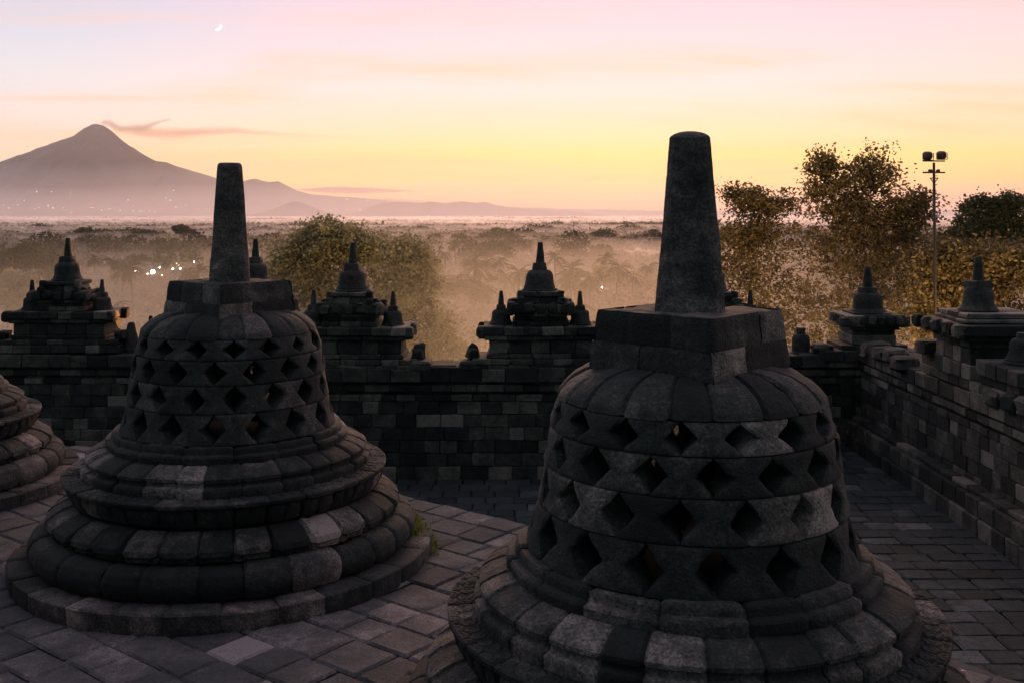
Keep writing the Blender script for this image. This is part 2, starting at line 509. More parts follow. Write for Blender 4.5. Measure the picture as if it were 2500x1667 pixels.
def statue(x, y, rz, label):  # hidden Buddha figures, added to block light passing through the lattice bells
    P_ = {'pelvis': (0, 0, .16, .20, .15), 'belly': (0, .01, .30, .15, .12), 'chest': (0, .0, .48, .17, .12), 'neck': (0, -.01, .62, .06, .06), 'head': (0, -.02, .72, .095, .10), 'crown': (0, 0, .82, .07, .07), 'knot': (0, .01, .88, .035, .035)}
    V = []; R2 = []; E = []
    def add(c, r, p=None):
        V.append(c); R2.append(r)
        if p is not None: E.append((p, len(V) - 1))
        return len(V) - 1
    prev = None; ids = {}
    for k_, (a, b, c, r, q) in P_.items():
        prev = add((a, b, c), (r, q), prev); ids[k_] = prev
    for sg in (-1, 1):
        k1 = add((sg * .34, -.14, .10), (.10, .08), ids['pelvis']); add((-sg * .08, -.30, .09), (.06, .05), k1)
        s1 = add((sg * .20, 0, .55), (.075, .075), ids['chest']); e1 = add((sg * .27, -.03, .32), (.055, .055), s1); add((sg * .07, -.24, .20), (.045, .035), e1)
    me = bpy.data.meshes.new('light_blocking_buddha'); me.from_pydata(V, E, [])
    o = bpy.data.objects.new('light_blocking_buddha', me); COL.objects.link(o)
    sk = o.modifiers.new('skin', 'SKIN'); sk.use_smooth_shade = True
    for i, sv in enumerate(me.skin_vertices[0].data): sv.radius = R2[i]; sv.use_root = (i == 0)
    ss = o.modifiers.new('sub', 'SUBSURF'); ss.levels = ss.render_levels = 2
    me.materials.append(STW); o.location = (x, y, 1.30); o.rotation_euler = (0, 0, rz)
    tag(o, label, 'statue', 'seated statues added to block light inside the bells')
statue(1.134, 6.53, R_(130), 'hidden seated stone figure added inside the nearest bell to block light')
statue(-2.81, 10.2, R_(145), 'hidden seated stone figure added to block light inside the left bell with the flat-topped spire')

# ------------------------------------------------------------------ platform, paving, terraces
CX, CY, RT = -14.06, -5.83, 22.2
def tiles(mb, z, ang, sx, sy, inside, rng, base, snap=None, gap=.006, hj=.006, xr=(-16, 8), yr=(0, 20)):
    cs, sn = math.cos(ang), math.sin(ang)
    corners = [(x, y) for x in xr for y in yr]
    us = [x * cs + y * sn for x, y in corners]; vs_ = [-x * sn + y * cs for x, y in corners]
    v = min(vs_)
    while v < max(vs_):
        dv = sy * rng.uniform(.82, 1.2); u = min(us) + rng.uniform(0, sx)
        while u < max(us):
            du = sx * rng.uniform(.75, 1.3)
            c = ((u + du / 2) * cs - (v + dv / 2) * sn, (u + du / 2) * sn + (v + dv / 2) * cs)
            if xr[0] < c[0] < xr[1] and yr[0] < c[1] < yr[1] and inside(*c):
                K = 4; pts = []; tone = tone_pick(rng, base, .09, .12)
                h = rng.uniform(-hj, hj); tx, ty = rng.uniform(-hj, hj), rng.uniform(-hj, hj)
                rows = [0, .05, .35, .65, .95, 1]
                jx = [rng.uniform(-.012, .012) for _ in range(8)]
                for b in rows:
                    for a in rows:
                        ua = u + gap + (du - 2 * gap) * a + jx[0] * a * b + jx[1] * (1 - a) * b
                        vb = v + gap + (dv - 2 * gap) * b + jx[2] * a * b + jx[3] * a * (1 - b)
                        x, y = ua * cs - vb * sn, ua * sn + vb * cs
                        e = (a in (0, 1)) or (b in (0, 1))
                        zz = z + h + tx * (a - .5) + ty * (b - .5) - (.02 if e else 0) + (.005 * nz(x * 4, y * 4, z))
                        if snap: x, y, zz = snap(x, y, zz)
                        pts.append((x, y, zz))
                n = len(rows)
                mb.add(pts, [(j * n + i, j * n + i + 1, (j + 1) * n + i + 1, (j + 1) * n + i) for j in range(n - 1) for i in range(n - 1)], tone)
            u += du
        v += dv
rng = random.Random(3)
def snap(x, y, z):
    d = math.hypot(x - CX, y - CY)
    if d > RT: x, y, z = CX + (x - CX) * RT / d, CY + (y - CY) * RT / d, z - .004
    return x, y, z
mb = MB()
# solid terrace body with a stone kerb ring
n = 180
vs = []
for (r, z) in ((10, -.03), (RT - .03, -.03), (RT - .03, -1.1)):
    for j in range(n):
        a = 2 * PI * j / n; vs.append((CX + r * math.cos(a), CY + r * math.sin(a), z))
mb.add(vs, [(i * n + j, i * n + (j + 1) % n, (i + 1) * n + (j + 1) % n, (i + 1) * n + j) for i in range(2) for j in range(n)], .1)
tiles(mb, 0, R_(-38), .44, .40, lambda x, y: math.hypot(x - CX, y - CY) < RT + .06, rng, .44, snap)
m2 = MB()
for k in range(4): ring(m2, [(RT, -1.02 + .25 * k), (RT, -.78 + .25 * k - (.012 if k == 3 else 0))], 300, rng, .1, .12, jit=.01)
off = len(mb.v)
mb.v += [(p[0] + CX, p[1] + CY, p[2]) for p in m2.v]; mb.f += [tuple(i + off for i in f) for f in m2.f]; mb.t += m2.t
tag(mb.build('platform', STF), 'round platform paved in worn stone slabs under the bell stupas', kind='structure')
mb = MB()
n = 120; vs = []
for (r, z) in ((0.5, 1.70), (15.5, 1.70), (15.5, -.02)):
    for j in range(n):
        a = 2 * PI * j / n; vs.append((CX + r * math.cos(a), CY + r * math.sin(a), z))
mb.add(vs, [(i * n + j, i * n + (j + 1) % n, (i + 1) * n + (j + 1) % n, (i + 1) * n + j) for i in range(2) for j in range(n)], .4)
tag(mb.build('upper_platform', STF), 'higher round stone platform behind the stupas', kind='structure')
mb = MB()
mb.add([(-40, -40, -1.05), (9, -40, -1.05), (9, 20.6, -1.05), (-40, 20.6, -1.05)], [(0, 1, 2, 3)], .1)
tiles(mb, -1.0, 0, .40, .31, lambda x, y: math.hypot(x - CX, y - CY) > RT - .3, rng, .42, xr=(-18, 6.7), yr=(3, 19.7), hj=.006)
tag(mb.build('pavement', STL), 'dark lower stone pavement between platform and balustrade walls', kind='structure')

# ------------------------------------------------------------------ balustrade walls
COURSES = [(-1.03, -.785, 0), (-.785, -.57, 0), (-.57, -.355, 0), (-.355, -.14, 0), (-.14, .075, 0), (.075, .29, 0), (.29, .40, .012),
           (.40, .45, -.04), (.45, .565, .035), (.565, .61, .0), (.61, .87, .075)]
def wall(name, ax, ay, bx, by, label, seed, thick=.9, plinth=False, lowtop=()):
    """wall from A to B; the inner face lies on AB with its normal to the right-hand side of A->B turned toward the pavement"""
    rng = random.Random(seed); mb = MB()
    L = math.hypot(bx - ax, by - ay); ang = math.atan2(by - ay, bx - ax)
    for (z0, z1, pr) in COURSES:
        u = 0
        while u < L:
            du = rng.uniform(.24, .46) * (1.25 if z1 > .6 else 1)
            if L - u - du < .2: du = L - u
            o = pr + rng.uniform(-.009, .009)
            dep = .30 + o
            cu = u + du / 2; cv = -(-o + dep / 2 - o * 0)  # local y: negative = toward pavement
            cy = -o + dep / 2
            top = z1 - (.0 if z1 < .86 else rng.uniform(0, .05))
            X = ax + cu * math.cos(ang) - cy * math.sin(ang); Y = ay + cu * math.sin(ang) + cy * math.cos(ang)
            block(mb, (X, Y, (z0 + top) / 2), (du - .004, dep, top - z0 - .004), tone_pick(rng, .38, .13, .25), .012, ang, .006, rng=rng)
            if z1 > .8:
                cy = .3 + (thick - .3) / 2
                X = ax + cu * math.cos(ang) - cy * math.sin(ang); Y = ay + cu * math.sin(ang) + cy * math.cos(ang)
                block(mb, (X, Y, (z0 + z1) / 2 - .03), (du - .006, thick - .31, z1 - z0), tone_pick(rng, .45, .1), .02, ang, .012, rng=rng)
            u += du
    if plinth:
        for (z0, z1, pr) in ((-1.03, -.76, .26), (-.76, -.52, .22), (-.52, -.44, .14)):
            u = 0
            while u < L - .05:
                du = min(rng.uniform(.3, .5), L - u); dep = pr + .05 + rng.uniform(0, .012); cu = u + du / 2; cy = -dep / 2 + .03
                X = ax + cu * math.cos(ang) - cy * math.sin(ang); Y = ay + cu * math.sin(ang) + cy * math.cos(ang)
                block(mb, (X, Y, (z0 + z1) / 2), (du - .005, dep, z1 - z0 - .004), tone_pick(rng, .42, .12), .014, ang, .006, rng=rng)
                u += du
    # core behind the facing stones
    cu, cy = L / 2, .3 + (thick - .32) / 2
    X = ax + cu * math.cos(ang) - cy * math.sin(ang); Y = ay + cu * math.sin(ang) + cy * math.cos(ang)
    block(mb, (X, Y, -1.7), (L, thick - .34, 4.6), .2, .02, ang)
    o = mb.build(name, STW)
    if ay > 19 and by > 19: o.location.z = -.13
    tag(o, label, 'wall', 'balustrade walls round the pavement')
    return o
wall('balustrade_wall', -3.85, 16.9, 4.5, 16.9, 'long middle stone wall between the two big stupas, with a low gap in its coping', 21)
wall('balustrade_wall', -15.5, 19.4, -3.86, 19.4, 'stone wall behind the left stupas carrying the warmly lit shrine', 22)
wall('balustrade_wall', 4.51, 19.4, 7.4, 19.4, 'short dark end wall topped by the broken little stupa', 23)
wall('balustrade_wall', 6.6, 19.38, 6.6, 6.0, 'dark side wall with projecting plinth running toward the viewer on the right', 24, plinth=True)
def retwall(x, y0, y1, label, seed, flip):
    if flip: wall('balustrade_wall', x, y0, x, y1, label, seed, thick=.9)
    else: wall('balustrade_wall', x, y1, x, y0, label, seed, thick=.9)
retwall(-3.85, 17.85, 19.38, 'short return wall hidden behind the left stupa dome', 25, False)
retwall(4.5, 17.85, 19.38, 'short return wall hidden behind the nearest stupa dome', 26, True)

def bell_prof(z, H, rb, rs):
    """flange, waist, dome"""
    return [(rb, z), (rb * 1.03, z + .03 * H), (rb * 1.03, z + .09 * H), (rb * .93, z + .14 * H), (rb * .95, z + .18 * H), (rb * .86, z + .30 * H),
            (rs * 1.06, z + .42 * H), (rs * 1.02, z + .6 * H), (rs * 1.0, z + .76 * H), (rs * .9, z + .88 * H), (rs * .72, z + .96 * H), (rs * .4, z + H)]
def mini_stupa(x, y, z, k, rng, parent, side=False, cut=False, rz=0.0):
    pre = 'side_' if side else ''
    mb = MB()
    H, rb, rs = .37 * k, .28 * k, .22 * k
    t = rng.uniform(.25, .42)
    lathe(mb, bell_prof(z, H, rb, rs), x, y, 30, t, .07, rng.random() * 9)
    block(mb, (x, y, z + H + .045 * k), (.25 * k, .25 * k, .12 * k), t, .01, rz, .004, .1, rng)
    b = mb.build(pre + 'bell', STW, parent, 45)
    b.location = (0, 0, -.004); tl = (rng.uniform(-.012, .012), rng.uniform(-.02, .02)); b.rotation_euler = (tl[0] * .3, tl[1] * .3, 0)
    if not cut:
        mb = MB()
        zz = z + H + .10 * k
        lathe(mb, [(.075 * k, zz), (.066 * k, zz + .12 * k), (.052 * k, zz + .24 * k), (.042 * k, zz + .335 * k), (.038 * k, zz + .35 * k), (.01, zz + .353 * k)], x, y, 12, t, .03, 3)
        mb.build(pre + 'spire', STW, b if side else parent, 45)
    return b

def course(mb, x0, x1, y0, y1, z0, z1, rng, base=.4, ln=.34, bev=.014, warp=.008, skip=0):
    """a rectangular course of stones, with end pieces"""
    n = max(1, int(round((x1 - x0) / ln))); xs = [x0 + (x1 - x0) * (i + (rng.uniform(-.18, .18) if 0 < i < n else 0)) / n for i in range(n + 1)]
    for a, b in zip(xs, xs[1:]):
        block(mb, ((a + b) / 2, (y0 + y1) / 2 + rng.uniform(-.006, .006), (z0 + z1) / 2), (b - a - .003, y1 - y0, z1 - z0 - .002), tone_pick(rng, base, .12, .22), bev, 0, warp, rng=rng)

def shrine(x, y, rz, label, seed, zo=0.0, miss=()):
    """niche shrine on the wall; local y=0 is the front (pavement) plane; z measured like the middle wall"""
    rng = random.Random(seed)
    root = empty('niche_shrine', (x, y, zo), rz)
    tag(root, label, 'shrine', 'niche shrines on the balustrade walls')
    mb = MB()
    course(mb, -1.16, 1.16, -.03, .98, .72, .878, rng, .45)
    course(mb, -1.14, 1.14, -.02, .97, .878, .975, rng, .45)
    course(mb, -.90, .90, .02, .95, .975, 1.055, rng, .33)
    course(mb, -.86, .86, .05, .92, 1.055, 1.28, rng, .38)
    course(mb, -.93, .93, 0, .96, 1.28, 1.36, rng, .36)
    course(mb, -.96, .96, -.03, .99, 1.36, 1.50, rng, .42)
    for s in (-1, 1):
        lump(mb, (s * .98, .10, 1.40), (.16, .24, .22), tone_pick(rng, .42), rng, .3)
        lump(mb, (s * .98, .80, 1.40), (.16, .24, .22), tone_pick(rng, .42), rng, .3)
        lump(mb, (s * 1.12, .25, 1.03), (.18, .3, .2), tone_pick(rng, .42), rng, .35)
    mb.build('base', STW, root)
    mb = MB()
    course(mb, -.47, .47, .10, .86, 1.50, 1.59, rng, .36)
    course(mb, -.44, .44, .12, .84, 1.59, 1.68, rng, .34)
    mb.build('body', STW, root)
    mb = MB()
    course(mb, -.43, .43, .04, .92, 1.66, 1.72, rng, .36)
    course(mb, -.465, .465, .02, .94, 1.72, 1.87, rng, .40)
    for s in (-1, 1):
        lump(mb, (s * .485, .10, 1.80), (.15, .2, .22), tone_pick(rng, .42), rng, .4)
        lump(mb, (s * .475, .80, 1.80), (.15, .2, .22), tone_pick(rng, .42), rng, .4)
        lump(mb, (s * .34, .10, 1.92), (.12, .16, .13), tone_pick(rng, .42), rng, .4)
    for q in range(5):
        lump(mb, (-.4 + q * .2, .03, 1.80 + .02 * (q % 2)), (.15, .10, .17), tone_pick(rng, .40), rng, .45)
    for s in (-1, 1):
        lump(mb, (s * .41, .30, 1.90), (.14, .2, .11), tone_pick(rng, .42), rng, .5)
        lump(mb, (s * .50, .45, 1.73), (.13, .3, .16), tone_pick(rng, .42), rng, .5)
    course(mb, -.30, .30, .16, .80, 1.87, 1.99, rng, .36, .3)
    course(mb, -.325, .325, .12, .84, 1.99, 2.07, rng, .40, .4)
    for s in (-1, 1): lump(mb, (s * .33, .16, 2.03), (.11, .14, .12), tone_pick(rng, .42), rng, .4)
    mb.build('roof', STW, root)
    mini_stupa(0, .48, 2.065, 1.0, rng, root)
    for s in (-1, 1):
        if s in miss: continue
        mini_stupa(s * .675, .46, 1.50, .70 * rng.uniform(.96, 1.04), rng, root, True)
    return root
shrine(-2.70, 16.9, 0, 'shrine seen just right of the left stupa dome, before the broad misty tree', 31)
shrine(.48, 16.9, 0, 'shrine framed by both big stupas and backed by palm groves', 32, .01)
shrine(3.37, 16.9, 0, 'shrine mostly hidden behind the spire of the nearest stupa', 33)
shrine(-8.62, 19.4, 0, 'shrine above the cropped stupa, its right flank glowing orange from a lamp below', 34, .02)
shrine(-4.98, 19.4, 0, 'shrine whose tip peeks out beside the spire of the left stupa', 35, .0)

# corner shrine and side shrine on the right walls
def corner_shrine():
    rng = random.Random(41)
    root = empty('niche_shrine', (6.86, 19.75, 0))
    tag(root, 'squat shrine with a short spire on the wall corner, left of the floodlight mast', 'shrine', 'niche shrines on the balustrade walls')
    mb = MB()
    course(mb, -.95, .85, -.48, .62, .60, .80, rng, .36)
    course(mb, -.62, .62, -.40, .56, .80, .90, rng, .36)
    lump(mb, (1.0, -.2, .72), (.55, .3, .2), .35, rng, .3)
    lump(mb, (-.95, -.2, .78), (.4, .4, .24), .4, rng, .3)
    mb.build('base', STW, root)
    mb = MB()
    course(mb, -.42, .42, -.36, .50, .90, 1.08, rng, .42); course(mb, -.40, .40, -.34, .48, 1.08, 1.18, rng, .36)
    mb.build('body', STW, root)
    mb = MB()
    course(mb, -.46, .46, -.42, .54, 1.18, 1.24, rng, .36)
    course(mb, -.54, .54, -.48, .60, 1.24, 1.46, rng, .36)
    for s in (-1, 1): lump(mb, (s * .56, -.40, 1.33), (.16, .2, .2), .38, rng, .35)
    for q in range(6):
        lump(mb, (-.42 + q * .17, -.49, 1.36), (.13, .08, .17), tone_pick(rng, .42), rng, .45)
        lump(mb, (-.55, -.35 + q * .17, 1.36), (.08, .13, .17), tone_pick(rng, .42), rng, .45)
    course(mb, -.36, .36, -.30, .42, 1.455, 1.50, rng, .4)
    mb.build('roof', STW, root)
    mb = MB()
    lathe(mb, [(.35, 1.455), (.36, 1.49), (.33, 1.53), (.285, 1.56), (.275, 1.64), (.27, 1.76), (.255, 1.82), (.21, 1.86), (.1, 1.88)], 0, 0, 32, .35, .02, 1)
    lathe(mb, [(.19, 1.84), (.185, 1.95), (.18, 1.965), (.02, 1.967)], 0, 0, 20, .35, .01)
    mb.build('bell', STW, root, 45)
    mb = MB()
    lathe(mb, [(.095, 1.96), (.085, 2.1), (.065, 2.27), (.055, 2.345), (.045, 2.36), (.01, 2.362)], 0, 0, 14, .3, .02)
    mb.build('spire', STW, root, 45)
corner_shrine()
def side_shrine():
    rng = random.Random(43)
    root = empty('niche_shrine', (7.02, 15.2, 0))
    tag(root, 'tall shrine right of the floodlight mast with its side light put into paler blocks', 'shrine', 'niche shrines on the balustrade walls')
    mb = MB()
    # axis: local y runs along the wall; x outward
    def cr(y0, y1, x0, x1, z0, z1, base=.4):
        n = max(1, int(round((y1 - y0) / .34))); ys = [y0 + (y1 - y0) * i / n for i in range(n + 1)]
        for a, b in zip(ys, ys[1:]):
            block(mb, ((x0 + x1) / 2, (a + b) / 2, (z0 + z1) / 2), (x1 - x0, b - a - .003, z1 - z0 - .002), tone_pick(rng, base, .13, .28), .014, 0, .008, rng=rng)
    cr(-2.2, 1.15, -.48, .5, .86, 1.0)
    cr(-.62, .62, -.50, .50, 1.0, 1.22, .55); cr(-.60, .60, -.48, .48, 1.22, 1.46, .62); cr(-.64, .64, -.52, .52, 1.46, 1.56, .5)  # body courses toned paler to carry the light on the left face
    lump(mb, (-.45, .95, 1.28), (.35, .4, .24), .42, rng, .3)
    block(mb, (-.1, .95, 1.1), (.7, .55, .28), .5, .02, 0, .01)
    mb.build('base', STW, root)
    mb = MB()
    cr(-.72, .72, -.6, .6, 1.56, 1.64, .38); cr(-.80, .80, -.68, .66, 1.64, 1.80, .34)
    for j in range(5): lump(mb, (-.70, -.7 + j * .36, 1.72), (.12, .22, .2), tone_pick(rng, .42), rng, .4)
    cr(-.55, .55, -.52, .62, 1.80, 1.86, .4); cr(-.50, .50, -.48, .60, 1.86, 1.94, .36)
    mb.build('roof', STW, root)
    mb = MB()
    lathe(mb, [(.27, 1.93), (.285, 1.96), (.25, 2.0), (.225, 2.04), (.215, 2.13), (.21, 2.22), (.19, 2.27), (.15, 2.30), (.1, 2.31)], -.10, 0, 28, .33, .02, 1)
    block(mb, (-.10, 0, 2.33), (.30, .30, .12), .33, .012, .3, .004, .06, rng)
    mb.build('bell', STW, root, 45)
    mb = MB()
    lathe(mb, [(.085, 2.38), (.072, 2.5), (.056, 2.65), (.045, 2.73), (.038, 2.742), (.01, 2.743)], -.10, 0, 14, .3, .02)
    mb.build('spire', STW, root, 45)
    mb = MB()
    cr(-1.9, -.75, -.42, .45, 1.0, 1.14, .4); cr(-2.0, -.8, -.50, .5, 1.14, 1.34, .42)
    mb.build('wing', STW, root)
    mb = MB()
    lathe(mb, bell_prof(1.34, .36, .27, .2), -.05, -1.3, 24, .33, .03, 2)
    lathe(mb, [(.12, 1.68), (.11, 1.76), (.01, 1.765)], -.05, -1.3, 16, .33)
    mb.build('side_bell', STW, root, 45)
side_shrine()

# broken small stupas and loose stones on the coping
def coping_piece(kind, x, y, z, label, seed, k=.7):
    rng = random.Random(seed); mb = MB()
    if kind == 'pot':
        lathe(mb, [(.20, z), (.21, z + .05), (.17, z + .08), (.175, z + .2), (.165, z + .33), (.14, z + .39), (.09, z + .41), (.09, z + .50), (.075, z + .52), (.01, z + .52)], x, y, 26, .32, .03, 3)
        return tag(mb.build('broken_stupa', STW, None, 45), label, 'stupa', 'small broken stupas on the coping')
    if kind == 'stub':
        lump(mb, (x, y, z + .1), (.34, .3, .24), .4, rng, .3)
        lathe(mb, [(.16, z + .15), (.12, z + .4), (.07, z + .62), (.05, z + .66), (.01, z + .66)], x, y, 14, .35, .12, seed)
        return tag(mb.build('broken_stupa', STW, None, 45), label, 'stupa', 'small broken stupas on the coping')
    if kind == 'mini':
        root = empty('small_stupa', (x, y, z)); mini_stupa(0, 0, 0, .85, rng, root)
        return tag(root, label, 'stupa', 'small broken stupas on the coping')
    if kind == 'stone':
        block(mb, (x, y, z + .12), (.20, .2, .27), .4, .03, .2, .03, .25, rng)
        return tag(mb.build('loose_stone', STW, None), label, 'stone', 'loose stones on the coping')
coping_piece('pot', 5.57, 19.75, .66, 'broken bottle-shaped stupa with snapped spire, left of the squat corner shrine', 1)
coping_piece('stub', -7.36, 19.8, .62, 'leaning broken stupa stump glowing orange, right of the lit shrine', 2)
coping_piece('mini', -7.02, 19.9, .70, 'small stupa half hidden behind the shoulder of the left stupa dome', 3)
coping_piece('stone', -1.56, 17.25, .94, 'rounded loose stone at the left end of the coping gap', 4)
coping_piece('stone', -.66, 17.25, .94, 'upright block with slanted top at the right end of the coping gap', 5)

# stones lining the gap and the right wall coping
rng = random.Random(77)
for (x, y, z, s, lab) in ((-1.5, 17.05, .87, (.34, .5, .16), 'flat weathered stone under the rounded loose stone left of the gap'), (-.72, 17.05, .87, (.30, .5, .16), 'flat stone under the slanted upright block right of the gap'), (-1.15, 17.1, .83, (.5, .4, .08), 'thin slab lying in the bottom of the coping gap')):
    mb = MB(); block(mb, (x, y, z), s, tone_pick(rng, .5), .03, 0, .015, rng=rng)
    tag(mb.build('coping_stone', STW), lab, 'stone', 'flat stones at the coping gap')
for k in range(9):
    y = 18.9 - k * .42 if k < 5 else 13.9 - (k - 5) * .45
    mb = MB(); lump(mb, (6.62 + rng.uniform(-.03, .05), y, .90 + rng.uniform(-.04, .05)), (.42, .44, .26), tone_pick(rng, .42), rng, .32)
    tag(mb.build('carved_coping_stone', STW), 'worn curling carved stone capping the side wall between the two right shrines' if k < 5 else 'worn carved stone capping the side wall in front of the tall right shrine', 'stone', 'carved coping between the right shrines' if k < 5 else 'carved coping before the tall right shrine')

# little red bottle on the platform at the bottom edge
o = empty('red_bottle', (3.24, 7.36, .003))
tag(o, 'small red bottle standing on the slabs at the lower right edge', 'bottle')
RED = plain_mat('red_plastic', (.45, .02, .03), .35)
mb = MB(); lathe(mb, [(.016, 0), (.018, .005), (.018, .07), (.012, .085)], 0, 0, 16, .5); mb.build('bottle_body', RED, o)
mb = MB(); lathe(mb, [(.010, .083), (.010, .10), (.002, .102)], 0, 0, 12, .5); mb.build('cap', plain_mat('cap_plastic', (.5, .3, .3), .4), o)

# ------------------------------------------------------------------ land
def ground_z(x, y):
    d = math.hypot(x + 3, y - 2)
    z = -3.2 - 5 * sstep(22, 40, d) - 9 * sstep(38, 90, d) - 15 * sstep(80, 190, d)
    z += (.8 * nz(x / 60, y / 60, 0) + .5 * nz(x / 18, y / 18, 3)) * sstep(25, 60, d)
    if d > 2200: z += (9 * nz(x / 700, y / 420, 8) + 5 * nz(x / 260, y / 200, 6)) * sstep(2200, 4500, d)
    if d > 400: z += 2.0 * nz(x / 500, y / 500, 5) * sstep(400, 1200, d)
    return z
RIDGE = [(-1400, 470), (-600, 452), (-200, 425), (0, 396), (60, 375), (100, 360), (140, 345), (178, 334), (205, 314), (222, 306), (236, 303), (250, 306), (268, 318), (300, 345), (340, 372), (380, 394), (408, 397), (430, 406), (470, 418), (510, 430),
         (560, 447), (590, 445), (605, 440), (622, 437), (655, 445), (680, 444), (705, 456), (725, 466), (760, 475), (850, 482), (950, 491), (1000, 497), (1100, 501), (1250, 506), (1400, 511), (1600, 515), (2000, 518), (2350, 513), (2500, 516), (3200, 512), (4000, 505)]
def interp(tab, x):
    if x <= tab[0][0]: return tab[0][1]
    for (a, p), (b, q) in zip(tab, tab[1:]):
        if x <= b:
            return p + (q - p) * (x - a) / (b - a)
    return tab[-1][1]
YM = 8000.0
LAND = plain_mat('land', (.045, .055, .03), .95, nscale=.01, c2=(.08, .075, .045))
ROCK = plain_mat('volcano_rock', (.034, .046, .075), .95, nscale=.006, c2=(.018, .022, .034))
# terrain: polar sheet
mb = MB()
rs = [0, 12, 20, 24, 28, 33, 40, 50, 62, 78, 95, 120, 150, 190, 240, 320, 420, 560, 760, 1000, 1400, 1900, 2600, 3000, 3400, 3800, 4200, 4600, 5000, 5400, 5800, 6200, 6600, 7000, 7400, 7800, 8400, 9300]
A = 220; vs = []
for r in rs:
    for j in range(A):
        a = 2 * PI * j / A; x, y = r * math.cos(a), 2 + r * math.sin(a)
        vs.append((x, y, ground_z(x, y) if r > 5 else -3.2))
mb.add(vs, [(i * A + j, (i + 1) * A + j, (i + 1) * A + (j + 1) % A, i * A + (j + 1) % A) for i in range(len(rs) - 1) for j in range(A)], .5)
terrain = tag(mb.build('terrain', LAND), 'wooded hillside falling to a misty plain', kind='structure')
# volcano and its ridges
def ridge_mesh(name, Yc, tab, x0, x1, nx, depthk, seed, mat, label, dmin=250, fl=-34):
    mb = MB(); vs = []; ny = 34
    xs_ = [x0 + (x1 - x0) * i / nx for i in range(nx + 1)]
    if x1 > 3000: xs_ = [float(q) for q in range(x0, 0, 20)] + [q * 2.5 for q in range(0, 320)] + [float(q) for q in range(800, x1 + 1, 12)]; nx = len(xs_) - 1
    for j in range(-ny, ny + 1):
        for i in range(nx + 1):
            px = xs_[i]
            X = (px - 1250) / 2500 * Yc
            S = EYE + (HZ - interp(tab, px)) / 2500 * Yc
            S += (4 * nz(X / 160, seed, 0) + 2.5 * nz(X / 55, seed, 3)) * (Yc / 8000) * (1 if S < 450 else 2.2)
            hgt = max(0, S - fl); Wd = dmin + hgt * depthk
            v = j / ny; Y = Yc + v * 1450 * (Yc / 8000)
            q = abs(v * 1450 * (Yc / 8000)) / Wd
            sh = max(0, 1 - q) if q < 1 else 0
            sh = sh ** 1.35
            gul = 1 + .30 * (abs(nz(X / 240 + .6 * v, Y / 900, seed)) * 2 - .8) * min(1, q * 2.5) * (1 - q if q < 1 else 0)
            vs.append((X * Y / Yc if False else X, Y, fl + hgt * sh * gul))
    m = nx + 1
    mb.add(vs, [(j * m + i, j * m + i + 1, (j + 1) * m + i + 1, (j + 1) * m + i) for j in range(2 * ny) for i in range(nx)], .5)
    return tag(mb.build(name, mat, smooth=180), label, kind='structure')
mountain = ridge_mesh('mountain', YM, RIDGE, -1400, 4000, 620, 1.75, 2.0, ROCK, 'smoking volcano with long ridges sloping down to the right')
H1 = [(560, 530), (640, 520), (680, 506), (700, 498), (718, 493), (735, 495), (760, 505), (790, 516), (840, 530)]
h1 = ridge_mesh('hill', 6300, H1, 540, 860, 60, 1.6, 7.0, ROCK, 'small rounded hill before the volcano ridge', 120, -34)
H2 = [(860, 530), (900, 506), (930, 498), (980, 493), (1030, 497), (1050, 493), (1085, 497), (1130, 492), (1160, 496), (1185, 493), (1210, 501), (1260, 509), (1400, 516), (1500, 530)]
h2 = ridge_mesh('hill', 6900, H2, 850, 1520, 120, 1.6, 9.0, ROCK, 'long low bumpy hill under the dawn clouds', 160, -34)

# ------------------------------------------------------------------ foliage
def leaves_np(C, size, rs, stretch=1.7, up=0.0):
    """C (N,3) centres -> rhombic leaf quads"""
    N = len(C)
    a = rs.normal(size=(N, 3)); a[:, 2] *= .8; a /= np.linalg.norm(a, axis=1, keepdims=True)
    b = rs.normal(size=(N, 3)); b -= (b * a).sum(1, keepdims=True) * a; b /= np.linalg.norm(b, axis=1, keepdims=True)
    s = (size * rs.uniform(.6, 1.3, size=(N, 1)))
    V = np.stack([C - a * s * .5 * stretch, C + b * s * .5, C + a * s * .5 * stretch, C - b * s * .5], axis=1).reshape(-1, 3)
    F = np.arange(4 * N).reshape(-1, 4)
    return V, F

def tube(mb, pts, r0, r1, n=5, tone=.5):
    vs = []; fs = []; m = len(pts)
    for i, p in enumerate(pts):
        d = (pts[min(m - 1, i + 1)] - pts[max(0, i - 1)]).normalized()
        u = d.cross(Vector((.3, 1, .2))).normalized(); w = d.cross(u)
        r = r0 + (r1 - r0) * i / (m - 1)
        for j in range(n):
            a = 2 * PI * j / n; q = p + u * math.cos(a) * r + w * math.sin(a) * r
            vs.append(tuple(q))
    for i in range(m - 1):
        for j in range(n): fs.append((i * n + j, i * n + (j + 1) % n, (i + 1) * n + (j + 1) % n, (i + 1) * n + j))
    mb.add(vs, fs, tone)

